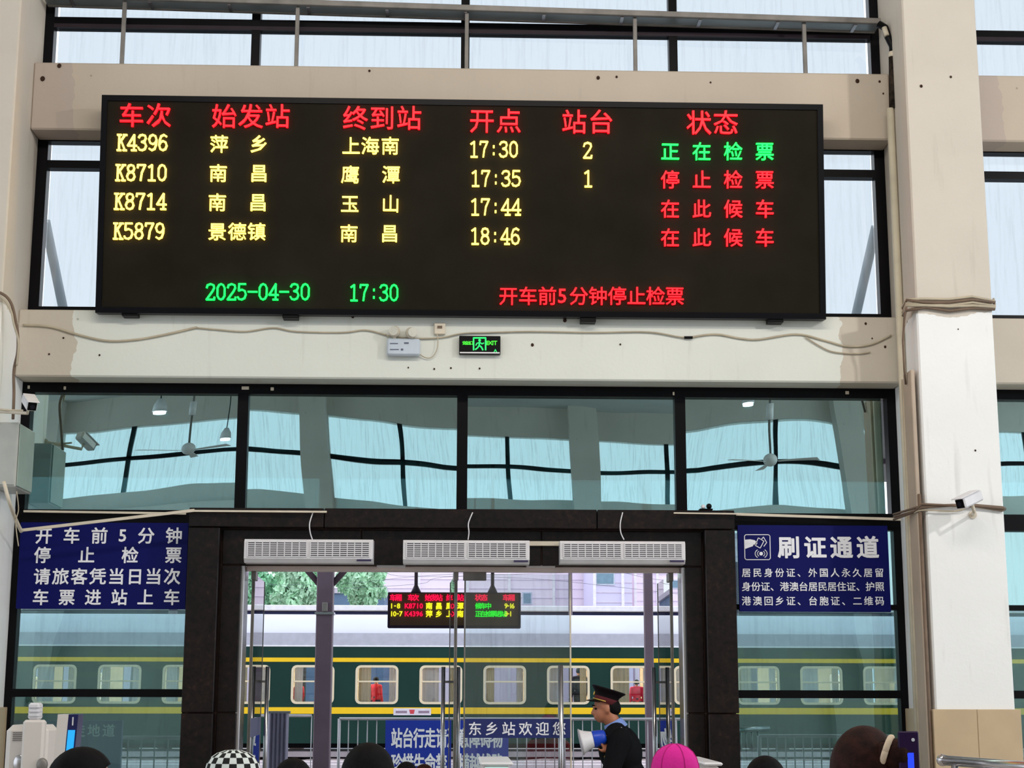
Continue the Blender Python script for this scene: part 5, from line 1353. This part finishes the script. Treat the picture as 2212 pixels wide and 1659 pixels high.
MB().tube([cc + tl @ Vector((.105 * math.cos(a_), .105 * math.sin(a_), -.022)) for a_ in [-1.5 + 3.0 * k / 16 for k in range(17)]], .0045, 6).build('gold_cord', M_gold, t, 'gold cord over the peak', local=True)
MB().tube([cc + tl @ Vector((.152 * math.cos(a_), .115 * math.sin(a_) , -.052 + .02 * (1 - math.cos(a_)))) for a_ in [-.6 + 1.2 * k / 8 for k in range(9)]], .003, 6).build('peak_braid', M_gold, t, local=True)
MB().ell(cc + tl @ Vector((.108, 0, .02)), (.008, .016, .020), 12, 8, tl).build('cap_badge', M_gold, t, 'gold cap badge', local=True)
mb = MB(); nk = J['neck']                                     # collar
for k, (r_, z) in enumerate(((.064, -.015), (.060, .022))): pass
ax = (J['head'] - J['neck']).normalized(); a1 = ax.cross(Vector((0, 1, 0))).normalized(); b1 = Vector((0, 1, 0))
ring = lambda r_, h: [nk + ax * h + (a1 * math.cos(k * math.pi / 12) * 1.05 + b1 * math.sin(k * math.pi / 12)) * r_ for k in range(24)]
v_ = ring(.082, -.045) + ring(.070, -.002) + ring(.064, .020)
MB().add(v_, [(r_ * 24 + k, r_ * 24 + (k + 1) % 24, (r_ + 1) * 24 + (k + 1) % 24, (r_ + 1) * 24 + k) for r_ in range(2) for k in range(24)], True).build('shirt_collar', mat('pale_blue_shirt', (122, 146, 206), .8), t, 'pale blue shirt collar', local=True)
for dx, dy, dz in ((0, .0, 0),):
    s0 = J['shl'] + P3(-.03, -.02, .075)
    MB().tube([s0, s0 + P3(.05, -.08, .012)], .012, 6).build('epaulette', M_uni, t, local=True)
    MB().ell(s0 + P3(.02, .03, .0), (.006, .006, .006), 8, 6).build('shoulder_star', mat('silver', (226, 224, 230), .3, .6), t, 'silver shoulder star', local=True)
# nine-point cluster of cuff braid on the raised sleeve
e0 = J['ell'] + (J['wrl'] - J['ell']) * .78; dr = (J['wrl'] - J['ell']).normalized(); s1_ = dr.cross(Vector((0, 1, 0))).normalized(); s2_ = dr.cross(s1_)
MB().tube([e0 + (s1_ * math.cos(k * math.pi / 8) + s2_ * math.sin(k * math.pi / 8)) * .050 for k in range(17)], .004, 6).build('cuff_braid', M_gold, t, 'gold cuff braid', local=True)
# megaphone
mp = thing('megaphone', 'blue and white megaphone held by the uniformed man', 'megaphone', P(1300, 1600, YO_ - .16))
bell = P(1255, 1603, YO_ - .16); back = P(1309, 1591, YO_ - .16); dm = (bell - back).normalized(); Lm = (bell - back).length
def ringtube(ts, rs, nm, m, label=None):
    pts = [back + dm * (Lm * q_) for q_ in ts]
    return MB().tube(pts, .1, 22, True, rs).build(nm, m, mp, label)
ringtube([0, .03, .10, .48, .52], [.030, .044, .050, .058, .056], 'blue_body', mat('megaphone_blue', (14, 66, 190), .35), 'bright blue rear body')
ringtube([.50, .62, .82, .94, 1.0], [.054, .060, .071, .082, .090], 'white_horn', M_white, 'white flared horn')
pts = [back + dm * (Lm * q_) for q_ in (1.0, 1.03)]
MB().tube(pts, .1, 22, True, [.092, .088]).build('horn_rim', mat('horn_rim_grey', (190, 188, 196), .5), mp)
hcen = P(1306, 1607, YO_ - .16)
MB().tube([back + dm * Lm * .18, hcen + Vector((0, 0, -.06))], .014, 10).build('grip', M_black, mp)

# ------------------------------------------------------------------ turnstiles and handrail
M_mach = mat('machine_white', (222, 214, 208), .4, 0, .03)
def box_px(px0, py0, px1, py1, Y, D, z0=0.0):
    a, b = P(px0, py0, Y), P(px1, py1, Y); return a.x, b.x, Y, Y + D, z0, a.z
YG = -3.9
t = thing('ticket_gate', 'white turnstile cabinet with a ribbed column at the lower left', 'ticket gate', (PX(55, 1600, YG), YG + .1, 0))
x0, x1, y0, y1, z0, z1 = box_px(12, 1566, 98, 1659, YG, .26); MB().box(x0, x1, y0, y1, 0, z1, .03).build('cabinet', M_mach, t)
zc1 = PZ(75, 1555, YG - .05); x0c, x1c = PX(50, 1560, YG - .05), PX(97, 1560, YG - .05)
MB().box(x0c, x1c, YG - .06, YG - .001, .9, zc1, .012).build('reader_column', M_mach, t)
zl1, zl0 = PZ(76, 1518, YG), PZ(76, 1555, YG)
xc = (PX(64, 1530, YG) + PX(88, 1530, YG)) / 2; rr = (PX(88, 1530, YG) - PX(64, 1530, YG)) / 2
hd = MB().box(xc - rr, xc + rr, YG - .03, YG + .05, zl0, zl1, .01).build('indicator_lamp', M_white, t)
for k in range(3): MB().box(xc - rr * 1.03, xc + rr * 1.03, YG - .034, YG + .054, zl0 + (zl1 - zl0) * (.2 + .25 * k), zl0 + (zl1 - zl0) * (.23 + .25 * k)).build('rib', mat('rib_grey', (176, 172, 178), .5), hd)
for k in range(5): MB().box(PX(27, 1600, YG), PX(47, 1600, YG), YG - .004, YG + .001, PZ(30, 1583 + k * 4.2, YG), PZ(30, 1581.5 + k * 4.2, YG)).build('vent_slot', mat('slot_dark', (120, 112, 110), .7), t)
c = P(42, 1649, YG - .01); MB().ell(c, (.032, .012, .045), 16, 10).build('reader_dome', M_steel, t, 'chrome reader dome')
c = P(91, 1652, YG - .07); MB().ell(c, (.03, .02, .035), 14, 8).build('side_reader', M_dsteel, t)
YG2 = -4.3
t = thing('ticket_gate', 'white and navy face-recognition pillar with a glowing cyan screen at the lower left', 'ticket gate', (PX(140, 1600, YG2), YG2 + .1, 0))
xa_, xm_, xb_ = PX(124, 1560, YG2), PX(147, 1560, YG2), PX(168, 1560, YG2); z1 = PZ(140, 1543, YG2)
slant = .035
MB().prism([(xa_ - slant, .9), (xm_ - slant, .9), (xm_, z1), (xa_, z1)], 'y', YG2, YG2 + .12).build('white_side', M_mach, t)
MB().prism([(xm_ - slant, .9), (xb_ - slant, .9), (xb_, z1), (xm_, z1)], 'y', YG2 + .004, YG2 + .116).build('navy_face', mat('navy_gloss', (22, 26, 84), .25), t, 'dark navy face')
MB().box(xa_ - slant - .05, xb_ + .05, YG2 - .05, YG2 + .6, 0, .899, .02).build('cabinet', M_mach, t)
zs_ = [PZ(156, 1577, YG2), PZ(150, 1632, YG2)]
f_ = lambda z: (z1 - z) / (z1 - .9) * slant
MB().prism([(xm_ + .006 - f_(zs_[1]), zs_[1]), (xb_ - .008 - f_(zs_[1]), zs_[1]), (xb_ - .008 - f_(zs_[0]), zs_[0]), (xm_ + .006 - f_(zs_[0]), zs_[0])], 'y', YG2 - .002, YG2 + .003).build('screen', emit('cyan_screen', (20, 176, 255), 1.0), t, 'glowing cyan screen')
MB().box(xm_ + .020, xm_ + .026, YG2 - .001, YG2 + .003, PZ(157, 1567, YG2), PZ(157, 1549, YG2)).build('badge', M_white, t)
for px, lab in ((1073, 'low white turnstile with a glowing top below the welcome strip'), (1540, 'white turnstile at the foot of the right granite jamb')):
    Y_ = -3.0; c = P(px, 1647, Y_)
    w_ = .085 if px < 1100 else .045
    t = thing('ticket_gate', lab, 'ticket gate', (c.x, Y_ + .5, 0))
    MB().box(c.x - w_, c.x + w_, Y_, Y_ + .9, 0, c.z - .02, .02).build('cabinet', M_mach, t)
    MB().box(c.x - w_ - .012, c.x + w_ + .012, Y_ - .01, Y_ + .91, c.z - .019, c.z, .008).build('top', M_white, t)
    if px < 1100: MB().box(c.x - w_ * .8, c.x + w_ * .8, Y_ - .004, Y_ - .001, c.z - .1, c.z - .028).build('light_strip', emit('gate_light', (200, 255, 246), 1.0), t, 'pale glowing strip')
# handrail
t = thing('handrail', 'stainless handrail sloping down at the lower right corner', 'handrail', (PX(2100, 1650, -3.6), -3.6, 0))
p0 = P(2036, 1642, -3.4); p1 = P(2230, 1672, -3.9); p1.z = P(2212, 1657, -3.9).z
MB().tube([p0, p1, p1 + (p1 - p0) * .5], .028, 14).build('top_rail', M_steel, t); MB().ell(p0, (.034, .034, .034), 14, 10).build('end_cap', M_steel, t)
for k in range(4):
    q = p0 + (p1 - p0) * (.14 + .1 * k * 3); MB().tube([(q.x, q.y, 0), (q.x, q.y, q.z - .02)], .012 if k else .02, 8).build('baluster', M_steel, t)
# passengers behind the coach windows
def passenger(px, hgt, shirt, label, turn=0.0):
    x = PX(px, 1480, YTn + .7); sc = hgt / 1.735
    t = thing('person', label, 'person', (x, YTn + .75, 1.0), math.pi / 2 + turn)
    raw('body', FIG['body'], M_skin, t, sc); raw('jacket', FIG['shirt'], mat('cloth_%d_%d_%d' % shirt, shirt, .9, 0, .08, 12), t, sc); raw('trousers', FIG['trousers'], mat('cloth_50_52_62', (50, 52, 62), .9), t, sc); hair_cap(FIG, sc, t, M_hair)
for a in ((645, 1.15, (170, 30, 44), 'passenger in a red top in the coach window left of the broad column', 1.0), (812, 1.2, (206, 26, 50), 'passenger in a bright red top in the coach window right of the broad column', -.6),
          (1252, 1.45, (40, 36, 56), 'dark clad passenger in the coach window above the welcome strip end', .5), (1376, 1.15, (190, 30, 80), 'passenger in a crimson top in the coach window right of the peaked cap', 0)): passenger(*a)
